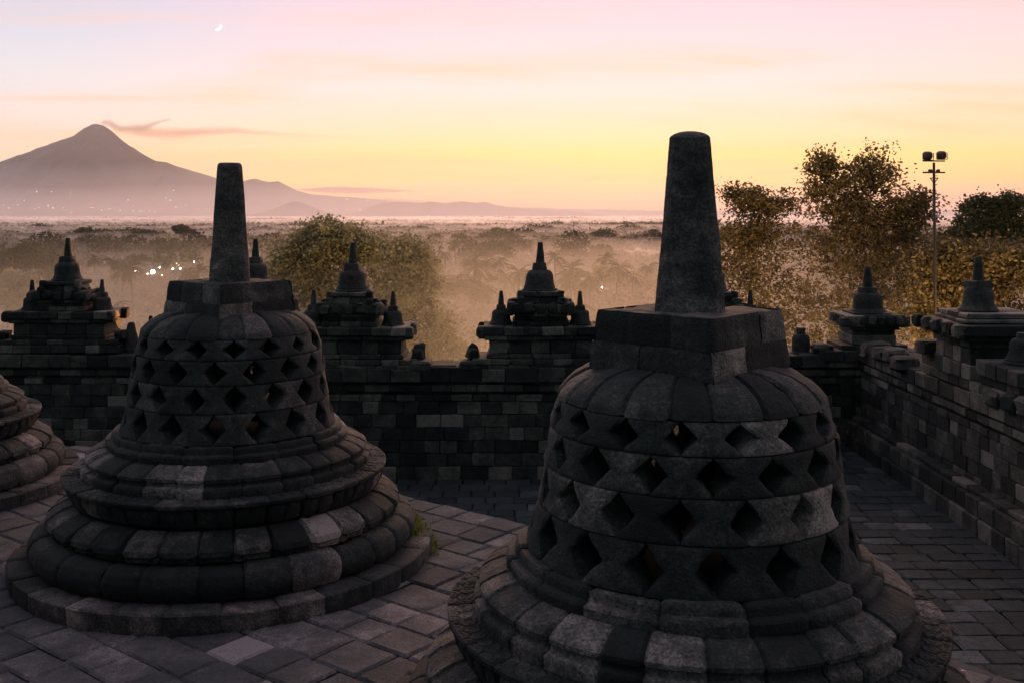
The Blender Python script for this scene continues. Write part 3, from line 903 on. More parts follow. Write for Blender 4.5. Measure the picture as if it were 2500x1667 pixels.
def tree(name, base, blobs, ntips, nleaf, lsize, csig, mat, bark, label, cat, group, seed, trunk_r=.25, twig=.006, trunks=1):
    """base: Vector; blobs: (centre Vector, rx, ry, rz, weight)"""
    rng = random.Random(seed); rs = np.random.RandomState(seed)
    root = empty(name, base); tag(root, label, cat, group)
    W = [b[4] for b in blobs]; tips = []
    for _ in range(ntips):
        c, rx, ry, rz_, _w = rng.choices(blobs, W)[0]
        d = Vector((rng.gauss(0, 1), rng.gauss(0, 1), rng.gauss(0, 1))).normalized() * (rng.random() ** .36) * rng.choice((.75, 1, 1.15, 1.4))
        tips.append(Vector((c.x + d.x * rx, c.y + d.y * ry, c.z + d.z * rz_)) - base)
    ctr = sum(tips, Vector()) / len(tips)
    topz = max(t.z for t in tips)
    nodes = []; mb = MB()
    for k in range(trunks):
        top = Vector((ctr.x + rng.uniform(-1, 1) * (0 if trunks == 1 else .05 * topz * (k + 1)), ctr.y, ctr.z + (topz - ctr.z) * .35))
        st = Vector((0, 0, 0)) + Vector((k * .5, 0, 0))
        pts = []
        for i in range(9):
            f = i / 8
            p = st.lerp(top, f) + Vector((rng.uniform(-1, 1), rng.uniform(-1, 1), 0)) * (.018 * topz * math.sin(PI * f))
            pts.append(p)
            if f > .3: nodes.append((p, trunk_r * (1 - f * .8)))
        tube(mb, pts, trunk_r, trunk_r * .25, 7)
    tips.sort(key=lambda t: min((t - n[0]).length for n in nodes))
    for t in tips:
        best = None; bd = 1e9
        for (p, r) in nodes:
            d = (t - p).length + (1.5 * max(0, p.z - t.z))
            if d < bd: bd = d; best = (p, r)
        p, r = best; L = (t - p).length
        r1 = max(twig, min(r * .7, .011 * L + twig))
        k = 3 if L < 2 else 5
        pts = [p.lerp(t, i / k) + Vector((rng.uniform(-1, 1), rng.uniform(-1, 1), rng.uniform(-.4, 1.2))) * (L * .07 * math.sin(PI * i / k)) for i in range(k + 1)]
        tube(mb, pts, r1, twig * .6, 4)
        for i in range(1, k + 1): nodes.append((pts[i], r1 * (1 - .7 * i / k)))
    mb.build('trunk', bark, root, 180)
    T = np.array([tuple(t) for t in tips])
    n = int(nleaf / len(T)); C = np.repeat(T, n, axis=0)
    sig = np.repeat(rs.uniform(.45, 1.5, size=(len(T), 1)), n, axis=0)
    C = C + rs.normal(size=C.shape) * np.array([csig, csig, csig * .7]) * sig
    V, F = leaves_np(C, lsize, rs)
    tone = np.repeat(np.clip(np.repeat(rs.normal(.45, .22, size=len(T)), n) + rs.normal(0, .15, size=len(C)), 0, 1), 4)
    np_mesh('crown', V, F, tone, mat, root)
    return root

def blob(px, py, Y, rx, rz_, w=1, dep=None):
    k = Y / 2500
    return (P(px, py, Y), rx * k, (dep or rx * .8) * k, rz_ * k, w)
def gp(px, Y, dz=0):
    X = (px - 1250) / 2500 * Y
    return Vector((X, Y, ground_z(X, Y) + dz - .1))

G_T = 'big trees just outside the walls'
Y0 = 46
tree('broadleaf_tree', gp(800, Y0), [blob(790, 590, Y0, 95, 45, 1.2), blob(870, 610, Y0, 75, 50, .8), blob(735, 650, Y0, 75, 60, .9), blob(700, 740, Y0, 80, 90, 1), blob(850, 720, Y0, 130, 90, 1.6), blob(840, 840, Y0, 190, 90, 1.6)],
     800, 36000, .10, .25, LEAF, BARK, 'broad round-topped misty tree behind the shrine right of the left stupa', 'tree', G_T, 51, .3)
Y0 = 50
tree('broadleaf_tree', gp(1010, Y0), [blob(980, 625, Y0, 70, 45, 1), blob(1010, 680, Y0, 70, 70, 1.2), blob(1000, 780, Y0, 100, 90, 1.6), blob(1060, 840, Y0, 100, 60, 1.2)],
     520, 22000, .10, .28, LEAF, BARK, 'lower misty tree rising above the coping gap in the middle wall', 'tree', G_T, 52, .28)
Y0 = 40
tree('broadleaf_tree', gp(1850, Y0), [blob(1815, 480, Y0, 45, 28, .8), blob(1880, 500, Y0, 55, 28, .9), blob(1840, 560, Y0, 80, 50, 1.4), blob(1790, 640, Y0, 65, 90, 1.2), blob(1880, 680, Y0, 90, 110, 1.6), blob(1830, 800, Y0, 140, 80, 2.0)],
     560, 17000, .085, .22, LEAFW, BARKP, 'airy orange-tipped tree immediately right of the nearest stupa spire', 'tree', G_T, 53, .13, .005, 2)
Y0 = 40
tree('broadleaf_tree', gp(2100, Y0), [blob(2010, 405, Y0, 32, 32, .6), blob(2130, 425, Y0, 60, 45, 1.1), blob(2040, 460, Y0, 65, 45, 1.1), blob(2090, 520, Y0, 90, 50, 1.3), blob(2225, 510, Y0, 60, 40, 1), blob(2180, 560, Y0, 90, 45, 1.0), blob(2060, 620, Y0, 125, 80, 2.0), blob(2190, 680, Y0, 110, 90, 1.9), blob(2080, 780, Y0, 180, 90, 2.6)],
     950, 33000, .085, .22, LEAFW, BARKP, 'tallest tree against the sunrise, standing left of the floodlight mast', 'tree', G_T, 54, .16, .005, 3)
Y0 = 62
tree('broadleaf_tree', gp(2460, Y0), [blob(2400, 505, Y0, 35, 22, .8), blob(2460, 500, Y0, 45, 20, .8), blob(2400, 550, Y0, 55, 30, 1.2), blob(2490, 545, Y0, 60, 45, 1.3), blob(2355, 580, Y0, 40, 25, .6), blob(2440, 620, Y0, 80, 40, 1.2), blob(2370, 650, Y0, 60, 40, .7)],
     200, 17000, .13, .34, LEAFD, BARK, 'dark dense tree with rounded clumps on the horizon at the right edge', 'tree', G_T, 55, .4, .03)
Y0 = 34
tree('broadleaf_tree', gp(2400, Y0), [blob(2340, 650, Y0, 80, 50, 1), blob(2440, 660, Y0, 90, 60, 1.2), blob(2290, 760, Y0, 80, 80, 1), blob(2420, 790, Y0, 120, 80, 1.6), blob(2290, 640, Y0, 40, 40, .5)],
     520, 25000, .085, .24, LEAFW, BARKP, 'yellow lit bushy tree behind the tall right shrine', 'tree', G_T, 56, .13, .005, 2)
G_M = 'round trees on the plain'
def round_tree(px, py, Y, w, h, label, seed, mat=LEAFD, n=7000, ls=.6):
    k = Y / 2500
    b = [blob(px, py, Y, w * .5, h * .32), blob(px - w * .28, py + h * .18, Y, w * .3, h * .25, .8), blob(px + w * .28, py + h * .15, Y, w * .3, h * .25, .8)]
    tree('round_tree', gp(px, Y), b, 60, n, ls, w * k * .06, mat, BARK, label, 'tree', G_M, seed, .35, .05)
round_tree(55, 640, 190, 150, 110, 'large dark round tree at the left edge behind the lit shrine', 61, LEAFD, 16000, .42)
round_tree(20, 700, 150, 120, 110, 'pale green rounded tree low at the left edge', 62, LEAF, 12000, .4)
round_tree(1150, 695, 260, 90, 60, 'small dark round tree in front of the palm groves', 63, LEAFD, 6000, .5)
round_tree(1495, 665, 300, 75, 60, 'round tree close left of the nearest stupa spire', 64, LEAF, 5000, .6)
round_tree(1575, 690, 320, 110, 60, 'low wide tree touching the left edge of the nearest spire', 65, LEAF, 5000, .6)
def flat_tree(px, py, Y, w, label, seed):
    tree('albizia_tree', gp(px, Y), [blob(px, py, Y, w * .5, w * .07), blob(px - w * .2, py + w * .12, Y, w * .4, w * .05), blob(px + w * .2, py + w * .15, Y, w * .35, w * .05)],
         30, 2200, Y * .0016, Y * w / 2500 * .05, LEAFD, BARK, label, 'tree', 'flat-topped trees rising from the mist', seed, Y * .0006, Y * .00012)
flat_tree(445, 558, 900, 52, 'flat-topped tree left of the left stupa spire', 71)
flat_tree(205, 562, 1000, 46, 'flat-topped tree above the lit shrine spire', 72)
flat_tree(668, 575, 800, 46, 'flat-topped tree between left spire and broad misty tree', 73)
flat_tree(1275, 592, 700, 42, 'flat-topped tree left of the middle shrine tip', 74)
flat_tree(1335, 590, 760, 50, 'flat-topped tree right behind the middle shrine tip', 75)
flat_tree(355, 565, 950, 44, 'flat-topped tree over the park lamps', 76)

# palms
def make_palm(seed, H=13.0):
    rng = random.Random(seed)
    root = empty('palm_tree'); mb = MB()
    bend = Vector((rng.uniform(-1, 1), rng.uniform(-1, 1), 0)) * .8
    pts = [Vector((0, 0, 0)) + bend * (f * f) + Vector((0, 0, H * f)) for f in [i / 6 for i in range(7)]]
    tube(mb, pts, .28, .16, 6); mb.build('trunk', BARK, root, 180)
    mb = MB(); top = pts[-1]
    for k in range(24):
        az = 2 * PI * k / 24 + rng.uniform(-.15, .15); el = rng.uniform(-.5, 1.2); L = rng.uniform(2.6, 3.6)
        prev = top; d = Vector((math.cos(az) * math.cos(el), math.sin(az) * math.cos(el), math.sin(el)))
        side = Vector((-math.sin(az), math.cos(az), 0)); S = 7
        for i in range(S):
            nx_ = prev + d * (L / S)
            d = (d + Vector((0, 0, -.24))).normalized()
            w = .62 * math.sin(PI * (i + .7) / (S + .6))
            for sg in (-1, 1):
                a = prev; b = nx_; tip = (a + b) / 2 + side * sg * w + Vector((0, 0, -.35 * w)) + d * .25
                mb.add([tuple(a), tuple(b), tuple(tip)], [(0, 1, 2)], rng.uniform(.1, .8))
            prev = nx_
    mb.build('crown', LEAFF, root, 0)
    return root
protos = [make_palm(s, h) for s, h in ((1, 12.5), (2, 14.0), (3, 11.0))]
PAL = [(1090, 598, 'beside the red beacon'), (1115, 590, ''), (1135, 600, ''), (1055, 618, ''), (1160, 620, ''), (1185, 605, ''), (1210, 612, ''), (1150, 640, ''), (1235, 625, ''), (1110, 645, ''), (1260, 650, ''), (1180, 650, ''),
       (1290, 640, ''), (1360, 618, ''), (1385, 625, ''), (1400, 640, ''), (1412, 642, ''), (1425, 640, ''), (1440, 645, ''), (1395, 670, ''), (1350, 655, ''), (1060, 650, ''), (1470, 620, ''), (1545, 628, ''), (1575, 622, ''), (1500, 640, ''),
       (1470, 690, 'lit by a white lamp right of the middle shrine'), (1370, 715, ''), (1405, 735, ''), (230, 598, ''), (285, 612, ''), (330, 640, ''), (402, 600, ''), (300, 630, ''), (265, 745, ''), (250, 700, ''), (445, 635, ''), (470, 650, '')]
for i, (px, py, extra) in enumerate(PAL):
    Y = 12.8 * 2500 / max(20, (py - HZ))
    src = protos[i % 3]
    o = src if i < 3 else copy_tree(src)
    X = (px - 1250) / 2500 * Y; zt = EYE - (py - HZ) / 2500 * Y
    gz = ground_z(X, Y)
    s = max(.6, (zt - gz) / 15.0)
    s = min(s, 2.0)
    o.location = (X, Y, gz - .1); o.rotation_euler = (0, 0, i * 1.7); o.scale = (s, s, s)
    if extra: lab = 'coconut palm ' + extra
    elif px < 600: lab = 'coconut palm in the misty grove left of the left stupa spire'
    else: lab = 'coconut palm in the misty groves beyond the middle wall'
    tag(o, lab, 'palm', 'coconut palms in the mist' if not extra else None)

# cypresses in the lit park
def make_cypress(seed):
    rs = np.random.RandomState(seed); root = empty('cypress_tree')
    mb = MB(); tube(mb, [Vector((0, 0, 0)), Vector((0, 0, 1)), Vector((0, 0, 8))], .2, .06, 6); mb.build('trunk', BARK, root, 180)
    N = 1500; h = rs.uniform(0, 1, N); th = rs.uniform(0, 2 * PI, N)
    r = 1.25 * np.minimum(1, (1 - h) * 3.2 + .08) * np.minimum(1, h * 5 + .5) * rs.uniform(.6, 1.05, N)
    C = np.stack([r * np.cos(th), r * np.sin(th), .6 + h * 10.5], 1)
    V, F = leaves_np(C, .42, rs, 2.2)
    np_mesh('crown', V, F, np.repeat(rs.uniform(0, 1, N), 4), LEAF, root)
    return root
cy = [make_cypress(1), make_cypress(2)]
for i, px in enumerate((196, 204, 214, 222, 240, 254, 270, 284, 298, 304, 320, 172, 182, 496, 489)):
    o = cy[i] if i < 2 else copy_tree(cy[i % 2])
    Y = 520 + (i * 37 % 60); X = (px - 1250) / 2500 * Y
    o.location = (X, Y, ground_z(X, Y)); s = .8 + (i * 29 % 10) / 22; o.scale = (s * .9, s * .9, s * 1.15); o.rotation_euler = (0, 0, i)
    tag(o, 'columnar cypress in the row beside the bright park lamps', 'tree', 'cypresses in the lit park')

# forest mass on the plain
def forest():
    rs = np.random.RandomState(9); Vs = []; Ts = []
    def band(d0, d1, sp, nl, ls, hgt, rad, thr):
        a = .98 * (d1 * d1 - d0 * d0) / 2; n = int(a / (sp * sp))
        d = np.sqrt(rs.uniform(d0 * d0, d1 * d1, n)); th = rs.uniform(-.54, .54, n)
        X = d * np.sin(th); Y = d * np.cos(th)
        keep = [(noise.noise(Vector((x / 300, y / 130, 1))) + .5 * noise.noise(Vector((x / 90, y / 60, 4)))) > thr for x, y in zip(X, Y)]
        X, Y = X[keep], Y[keep]; n = len(X)
        Z = np.array([ground_z(x, y) for x, y in zip(X, Y)])
        k = rs.uniform(.6, 1.35, n)
        # cluster leaves on the upper shell
        u = rs.normal(size=(n, nl, 3)); u /= np.linalg.norm(u, axis=2, keepdims=True); u[:, :, 2] = np.abs(u[:, :, 2]) * 1.0 - .15
        u *= rs.uniform(.6, 1.08, size=(n, nl, 1))
        C = np.stack([X, Y, Z + hgt * k * .62], 1)[:, None, :] + u * (np.array([rad, rad, hgt * .42])[None, None, :] * k[:, None, None])
        C = C.reshape(-1, 3)
        V, F = leaves_np(C, ls, rs, 1.3)
        Vs.append(V); Ts.append(np.repeat(np.clip(np.repeat(rs.normal(.45, .25, n), nl) + rs.normal(0, .15, n * nl), 0, 1), 4))
    band(95, 300, 7.5, 300, .7, 8, 4.4, -2)
    band(300, 700, 8.5, 130, 1.25, 8.5, 5.2, -.75)
    band(700, 1500, 12.5, 50, 2.4, 13, 7.0, -.42)
    band(1500, 3200, 22, 28, 5, 13, 12, -.30)
    band(3200, 7700, 44, 20, 8, 11, 24, -.45)
    band(380, 900, 42, 420, 1.5, 19, 9, -.1)
    band(900, 2000, 80, 200, 2.6, 16, 14, -.1)
    V = np.concatenate(Vs); T = np.concatenate(Ts)
    F = np.arange(len(V)).reshape(-1, 4)
    o = np_mesh('forest', V, F, T, LEAFF)
    tag(o, 'endless misty tropical tree cover over the plain', kind='stuff')
forest()

def grass_tufts():
    rs = np.random.RandomState(4); N = 420
    a = np.radians(rs.choice([8, 22, 34, 3], N, p=[.3, .35, .2, .15]) + rs.normal(0, 4, N)); r = rs.choice([1.86, 2.02], N, p=[.6, .4]) + rs.normal(0, .03, N)
    x = -2.81 + r * np.cos(a); y = 10.2 + r * np.sin(a); z = np.where(r < 1.98, .165, .0)
    B = np.stack([x, y, z], 1); h = rs.uniform(.03, .10, (N, 1)); d = rs.normal(0, .03, (N, 3)); d[:, 2] = 0
    w = rs.normal(0, .006, (N, 3)); w[:, 2] = 0; up = np.array([[0, 0, 1.0]])
    V = np.stack([B - w, B + w, B + d * .5 + up * h * .6 + w * .6, B + d + up * h], 1).reshape(-1, 3)
    tag(np_mesh('grass', V, np.arange(4 * N).reshape(-1, 4), np.repeat(rs.uniform(.2, 1, N), 4), leaf_mat('grass_blades', (.05, .07, .02), (.22, .24, .05), .4)), 'tufts of grass in the joints at the foot of the left stupa', kind='stuff')
grass_tufts()

# ------------------------------------------------------------------ lamps
def lampmat(name, c, s): return plain_mat(name, (.8, .8, .8), .4, 0, c, s)
LW, LY, LR, LO = lampmat('lamp_white', (1, .97, .85), 40), lampmat('lamp_yellow', (1, .80, .35), 26), lampmat('lamp_red', (1, .08, .05), 20), lampmat('lamp_orange', (1, .55, .3), 16)
def ball(mb, c, r, n=8):
    pr = [(r * math.cos(-PI / 2 + PI * i / n) + 1e-4, c[2] + r * math.sin(-PI / 2 + PI * i / n)) for i in range(n + 1)]
    lathe(mb, pr, c[0], c[1], 2 * n, .5)
BIG = [(326, 663, LW, 1.3, 'brighter of the two blazing white floodlights in the park'), (373, 664, LW, 1.15, 'second blazing white floodlight, right of the brightest one'), (391, 654, LW, .5, 'white lamp just above the second floodlight'),
       (396, 673, LO, .45, 'pinkish lamp just below the white floodlights'), (360, 669, LO, .3, 'small orange lamp between the two floodlights'), (434, 646, LY, .9, 'yellow park lamp left of the left stupa spire'),
       (440, 656, LW, .45, 'white lamp below the yellow park lamp'), (422, 657, LY, .4, 'faint yellow lamp left of the paired park lamps'), (474, 640, LW, .35, 'small white lamp near the left stupa spire'),
       (290, 675, LW, .35, 'white lamp at the foot of the cypresses'), (168, 611, LY, 1.1, 'wide bright lamp right of the lit shrine spire'), (336, 600, LW, .6, 'white lamp above the park in the mist'),
       (308, 606, LY, .3, 'small yellow lamp above the cypress row'), (350, 606, LW, .35, 'small white lamp right of the misty lamp'), (1097, 584, LR, .8, 'red beacon glowing above the palm groves'), (1470, 702, LW, .38, 'white lamp among palms right of the middle shrine')]
for (px, py, m, r, lab) in BIG:
    hL = 9.0
    Y = (EYE + 32 - hL) * 2500 / (py - HZ)
    X = (px - 1250) / 2500 * Y; gz = ground_z(X, Y); z = EYE - (py - HZ) / 2500 * Y
    r = r * Y / 620
    root = empty('lamp_post', (X, Y, gz)); tag(root, lab, 'lamp', 'lamps lit in the park below')
    mb = MB(); tube(mb, [Vector((0, 0, -.3)), Vector((0, 0, (z - gz) / 2)), Vector((0, 0, z - gz))], .12, .08, 6); mb.build('pole', METAL, root, 180)
    mb = MB(); ball(mb, (0, 0, z - gz), r); mb.build('lamp_head', m, root, 180)
SM = [(28, 297), (65, 320), (223, 316), (278, 316), (250, 328), (265, 200), (370, 203), (503, 208), (175, 264), (128, 296), (345, 302), (380, 320), (455, 316), (513, 352), (645, 290, 1), (655, 317, 2), (668, 317, 2), (730, 335), (778, 330), (790, 320), (863, 338),
      (920, 262), (955, 300, 1), (955, 338), (1005, 342), (1020, 342), (1072, 341), (1110, 348), (1137, 298, 1), (1190, 245), (1225, 262), (1245, 192), (1260, 312), (1335, 300), (1480, 325), (1475, 386), (1437, 456, 3), (1443, 482, 3), (42, 373), (97, 428), (200, 432), (1107, 488), (1027, 480, 3), (875, 413), (1883, 485)]
SM = [(a[0] / 2.94, 400 + a[1] / 2.94, (a[2] if len(a) > 2 else 0)) for a in SM]
SM += [(650 + a / 3.618, 380 + b / 3.618, c) for a, b, c in ((713, 387, 0), (890, 399, 0), (565, 481, 0), (605, 478, 0), (618, 476, 0), (708, 480, 0), (830, 482, 0), (1437, 535, 0), (980, 630, 2), (1005, 645, 0), (1083, 630, 0), (2030, 524, 1), (2030, 561, 1), (1838, 540, 1))]
bvhs = [bvhtree.BVHTree.FromPolygons([tuple(v.co) for v in o.data.vertices], [tuple(p.vertices) for p in o.data.polygons]) for o in (mountain, h1, h2, terrain)]
lens_mesh = {}
VM = [lampmat('village_' + n, c, e) for n, c, e in (('white', (1, .93, .75), 9), ('red', (1, .1, .08), 9), ('orange', (1, .5, .25), 9), ('yellow', (1, .8, .4), 16))]
def vl_mesh(m):
    if m.name not in lens_mesh:
        mb = MB(); ball(mb, (0, 0, 0), 1, 5); o = mb.build('village_light', m, None, 180); lens_mesh[m.name] = o.data; bpy.data.objects.remove(o)
    return lens_mesh[m.name]
for (px, py, c) in SM:
    d = Vector(((px - 1250) / 2500, 1, -(py - HZ) / 2500)); o0 = Vector((0, 0, EYE)); best = None
    for b in bvhs:
        h = b.ray_cast(o0, d.normalized())
        if h[0] is not None and (best is None or h[3] < best): best = h[3]
    if best is None: best = 7000
    best = min(best, 7600)
    loc = o0 + d.normalized() * (best * .985); Y = loc.y
    m = VM[c]
    o = bpy.data.objects.new('village_light', vl_mesh(m)); COL.objects.link(o)
    r = Y / 2500 * (.62 if c != 3 else 1.7); o.location = loc; o.scale = (r, r, r)
    if c == 1: tag(o, 'tiny red mast light far out on the plain', 'light', 'red mast lights on the plain')
    elif c == 2: tag(o, 'tiny orange village light at the foot of the volcano', 'light', 'orange village lights')
    elif c == 3: tag(o, 'small yellow light above the dark tree line', 'light', 'yellow lights in the mid-distance')
    else: tag(o, 'tiny white village light sprinkled below the volcano', 'light', 'white village lights')

# stadium-style floodlight mast on the right
def mast():
    Y = 29; b = gp(2288, Y); t = P(2279, 385, Y); k = Y / 2500
    root = empty('floodlight_mast', b); tag(root, 'thin steel floodlight mast with two round lamps above the right trees', 'mast')
    def L(px, py, dy=0): return P(px, py, Y) - b + Vector((0, dy, 0))
    mb = MB(); tube(mb, [Vector((0, 0, 0)), (Vector((0, 0, 0)) + L(2280, 400)) / 2, L(2280, 398)], .060, .036, 8)
    for j in range(14):
        p = L(2280, 430 + j * 22); block(mb, (p.x + .06, p.y, p.z), (.08, .014, .014), .5, .003)
    mb.build('pole', METAL, root, 180)
    mb = MB()
    for (py, w) in ((394, 27), (422, 27)):
        p = L(2280, py); block(mb, tuple(p), (2 * w * k, .06, .04), .5, .006)
    a, c_ = L(2271, 436), L(2290, 436); tube(mb, [a, (a + c_) / 2, c_], .017, .017, 5)
    for q in (a, c_): tube(mb, [q, (q + L(2280, 448)) / 2, L(2280, 448)], .015, .015, 5)
    mb.build('crossarms', METAL, root, 60)
    for px in (2271, 2290):
        mb = MB(); p = L(px, 418); block(mb, tuple(p), (.11, .09, .09), .5, .02); mb.build('ballast_box', METAL, root)
    for px, py, rot in ((2266, 381, .1), (2300, 380, -.05)):
        mb = MB(); p = L(px, py)
        pr = [(.013, -.107), (.066, -.107), (.1, -.067), (.12, .013), (.125, .053), (.125, .067), (.013, .073)]
        vs = []; n = 20
        for (r, y) in pr:
            for j in range(n):
                a = 2 * PI * j / n; cx_, sz_ = math.cos(a), math.sin(a)
                f = (abs(cx_) ** 4 + abs(sz_) ** 4) ** -.25
                vs.append((p.x + r * f * cx_, p.y + y, p.z + r * f * sz_))
        mb.add(vs, [(i * n + j, i * n + (j + 1) % n, (i + 1) * n + (j + 1) % n, (i + 1) * n + j) for i in range(len(pr) - 1) for j in range(n)], .5)
        h = mb.build('lamp_head', METAL, root, 45)
        mb = MB()
        for s in (-1, 1): block(mb, (p.x + s * .148, p.y, p.z - .02), (.017, .035, .19), .5, .003)
        block(mb, (p.x, p.y, p.z - .125), (.30, .035, .017), .5, .003)
        mb.build('bracket', METAL, h)
mast()
# thin radio mast out on the plain
Y = 900; b = gp(1400, Y); t = P(1400, 540, Y)
root = empty('radio_mast', b); tag(root, 'thin radio mast rising from the mist right of the middle shrine', 'mast')
mb = MB(); tube(mb, [Vector((0, 0, 0)), (t - b) / 2, t - b], .35, .2, 5); mb.build('pole', METAL, root, 180)
mb = MB(); block(mb, tuple(t - b + Vector((0, 0, -1))), (6, .4, .5), .5, .02); block(mb, tuple(t - b + Vector((.5, 0, -4))), (3, .4, .5), .5, .02); mb.build('antenna', METAL, root)

# garden floodlights outside the walls (their glow shows on the foliage and on the left shrine)
def flood(x, y, z, tx, ty, tz, power, col, label, size=1.2, blend=.8):
    z = ground_z(x, y) + .02
    root = empty('garden_floodlight', (x, y, z)); tag(root, label, 'floodlight', 'garden floodlights outside the walls')
    d = Vector((tx - x, ty - y, tz - z)).normalized()
    mb = MB(); block(mb, (0, 0, .12), (.3, .2, .24), .5, .02); mb.build('housing', METAL, root)
    mb = MB(); block(mb, (0, 0, .265), (.24, .15, .03), .5, .004); mb.build('lens', LY, root)
    ld = bpy.data.lights.new('garden_flood', 'SPOT'); ld.energy = power; ld.color = col; ld.spot_size = size; ld.spot_blend = blend; ld.shadow_soft_size = .15
    lo = bpy.data.objects.new('beam', ld); COL.objects.link(lo); lo.parent = root
    lo.location = (0, 0, .36); lo.rotation_euler = d.to_track_quat('-Z', 'Y').to_euler()
YEL = (1, .64, .28); ORA = (1, .42, .12)
flood(-5.2, 25.0, 0, -7.6, 19.9, 1.5, 12000, ORA, 'ground floodlight aimed at the left shrine', .7)
flood(1.0, 25.5, 0, -1.9, 17.4, 1.6, 600, ORA, 'ground floodlight behind the coping gap', .6)
flood(-1.5, 30.0, -8.4, -4.5, 46, -1, 5000, YEL, 'ground floodlight under the broad misty tree', 1.9)
flood(3.5, 27.0, -7.6, -2.6, 46, -3, 6000, YEL, 'ground floodlight below the coping gap', 1.5)
flood(9.5, 27.0, -7.4, 10.5, 40, -2, 6000, YEL, 'ground floodlight under the orange-tipped tree', 2.0)
flood(14.5, 24.5, -6.0, 15.5, 36, -2, 6000, YEL, 'ground floodlight under the yellow bushy tree', 2.0)
flood(-24, 45, -12, -36, 95, -14, 9000, YEL, 'ground floodlight on the left hillside', 1.8)

# ------------------------------------------------------------------ smoke, haze, mist
def vol_mat(name, col, dens, an=0.0, absorb=None):
    m, t, out = newmat(name)
    v = t.new('ShaderNodeVolumePrincipled')
    v.inputs['Color'].default_value = (*col, 1); v.inputs['Density'].default_value = dens; v.inputs['Anisotropy'].default_value = an
    if absorb: v.inputs['Absorption Color'].default_value = (*absorb, 1)
    t.l.new(v.outputs[0], out.inputs['Volume'])
    return m
def box(name, x0, x1, y0, y1, z0, z1, mat):
    mb = MB()
    v = [(x, y, z) for z in (z0, z1) for y in (y0, y1) for x in (x0, x1)]
    mb.add(v, [(0, 2, 3, 1), (4, 5, 7, 6), (0, 1, 5, 4), (2, 6, 7, 3), (0, 4, 6, 2), (1, 3, 7, 5)], .5)
    return mb.build(name, mat, smooth=0)
HZD = 3.8e-5
tag(box('haze', -9600, 9600, -9600, 9640, -37, 730, vol_mat('air', (.99, .94, .93), HZD, .6)), 'thin dawn haze filling the whole valley', kind='stuff')
# mist over the plain with an uneven top
def mist(name, x0, x1, y0, y1, top, amp, sx, sy, bot, mat, label, nx=60, ny=60):
    mb = MB(); vs = []
    for j in range(ny + 1):
        for i in range(nx + 1):
            x = x0 + (x1 - x0) * i / nx; y = y0 + (y1 - y0) * (j / ny) ** 1.6
            vs.append((x, y, top(x, y) + amp * nz(x / sx, y / sy, 2.2)))
    m = nx + 1; N = len(vs)
    vs += [(v[0], v[1], bot) for v in vs]
    fs = [(j * m + i, j * m + i + 1, (j + 1) * m + i + 1, (j + 1) * m + i) for j in range(ny) for i in range(nx)]
    fs += [tuple(N + k for k in f[::-1]) for f in fs]
    for i in range(nx): fs.append((i + 1, i, i + N, i + 1 + N)); k = ny * m + i; fs.append((k, k + 1, k + 1 + N, k + N))
    for j in range(ny): a, b = j * m, (j + 1) * m; fs.append((a, b, b + N, a + N)); a, b = a + nx, b + nx; fs.append((b, a, a + N, b + N))
    mb.add(vs, fs, .5)
    return tag(mb.build(name, mat, smooth=0), label, kind='stuff')
mist('ground_mist', -6000, 6000, 190, 9000, lambda x, y: -16 + 4 * sstep(500, 2600, y), 4, 520, 210, -36.5, vol_mat('mist', (.99, .92, .92), .0011, .68), 'low morning mist lying over the plain')
mist('valley_mist', -9000, 9000, 900, 9300, lambda x, y: -22 + 262 * (max(0, y - 900) / 7100) ** 1.6, 5, 900, 700, -36.6, vol_mat('far_mist', (.99, .92, .94), .00013, .5), 'pale mist rising against the foot of the volcano', 40, 40)
mist('upper_mist', -9000, 9000, 1000, 9200, lambda x, y: -20 + 440 * (max(0, y - 1000) / 7000) ** 1.6, 5, 900, 700, -36.8, vol_mat('upper_mist', (.99, .92, .95), .00010, .5), 'faint veil of mist around the lower slopes of the volcano', 40, 40)
mist('hillside_glow_mist', -90, 90, 24, 105, lambda x, y: -.8 + 2.8 * sstep(26, 40, y) - 15 * sstep(55, 105, y) - 2.2 * sstep(12, 26, x) * sstep(38, 50, y), 1.9, 22, 18, -36.4, vol_mat('near_glow_mist', (1, .90, .72), .0068, .72), 'mist in the trees below the walls, added and tinted for the golden glow', 30, 30)  # mist added to veil the trees; its warm tint carries the golden glow
# volcano smoke: drifting lumpy plume
def plume(pts, name, label, dens, seed):
    for sc_, dk in ((1.25, .3), (.85, .35), (.5, .45)):
        mb = MB(); n = 14; vs = []; m = len(pts)
        for i, (px, py, r) in enumerate(pts):
            c = P(px, py, 7990); k = 7990 / 2500 * sc_
            for j in range(n):
                a = 2 * PI * j / n
                f = 1 + .75 * nz(i * .8 + seed, math.cos(a) * 1.5, math.sin(a) * 1.5)
                vs.append((c.x, c.y + math.cos(a) * r * k * f * 1.2, c.z + math.sin(a) * r * k * f))
        fs = [(i * n + j, i * n + (j + 1) % n, (i + 1) * n + (j + 1) % n, (i + 1) * n + j) for i in range(m - 1) for j in range(n)]
        fs.append(tuple(range(n))[::-1]); fs.append(tuple(range((m - 1) * n, m * n)))
        mb.add(vs, fs, .5)
        tag(mb.build(name, vol_mat('smoke_' + name, (.80, .52, .46), dens * dk, .3), smooth=180), label, kind='stuff')
plume([(240, 304, 1), (248, 300, 5), (258, 299, 8), (268, 303, 9), (278, 309, 9), (292, 314, 9), (310, 314, 6), (330, 313, 8), (350, 312, 8), (366, 308, 7), (380, 302, 6), (395, 297, 5), (410, 293, 4), (424, 292, 1)], 'smoke', 'smoke curling from the volcano summit', .016, 1)
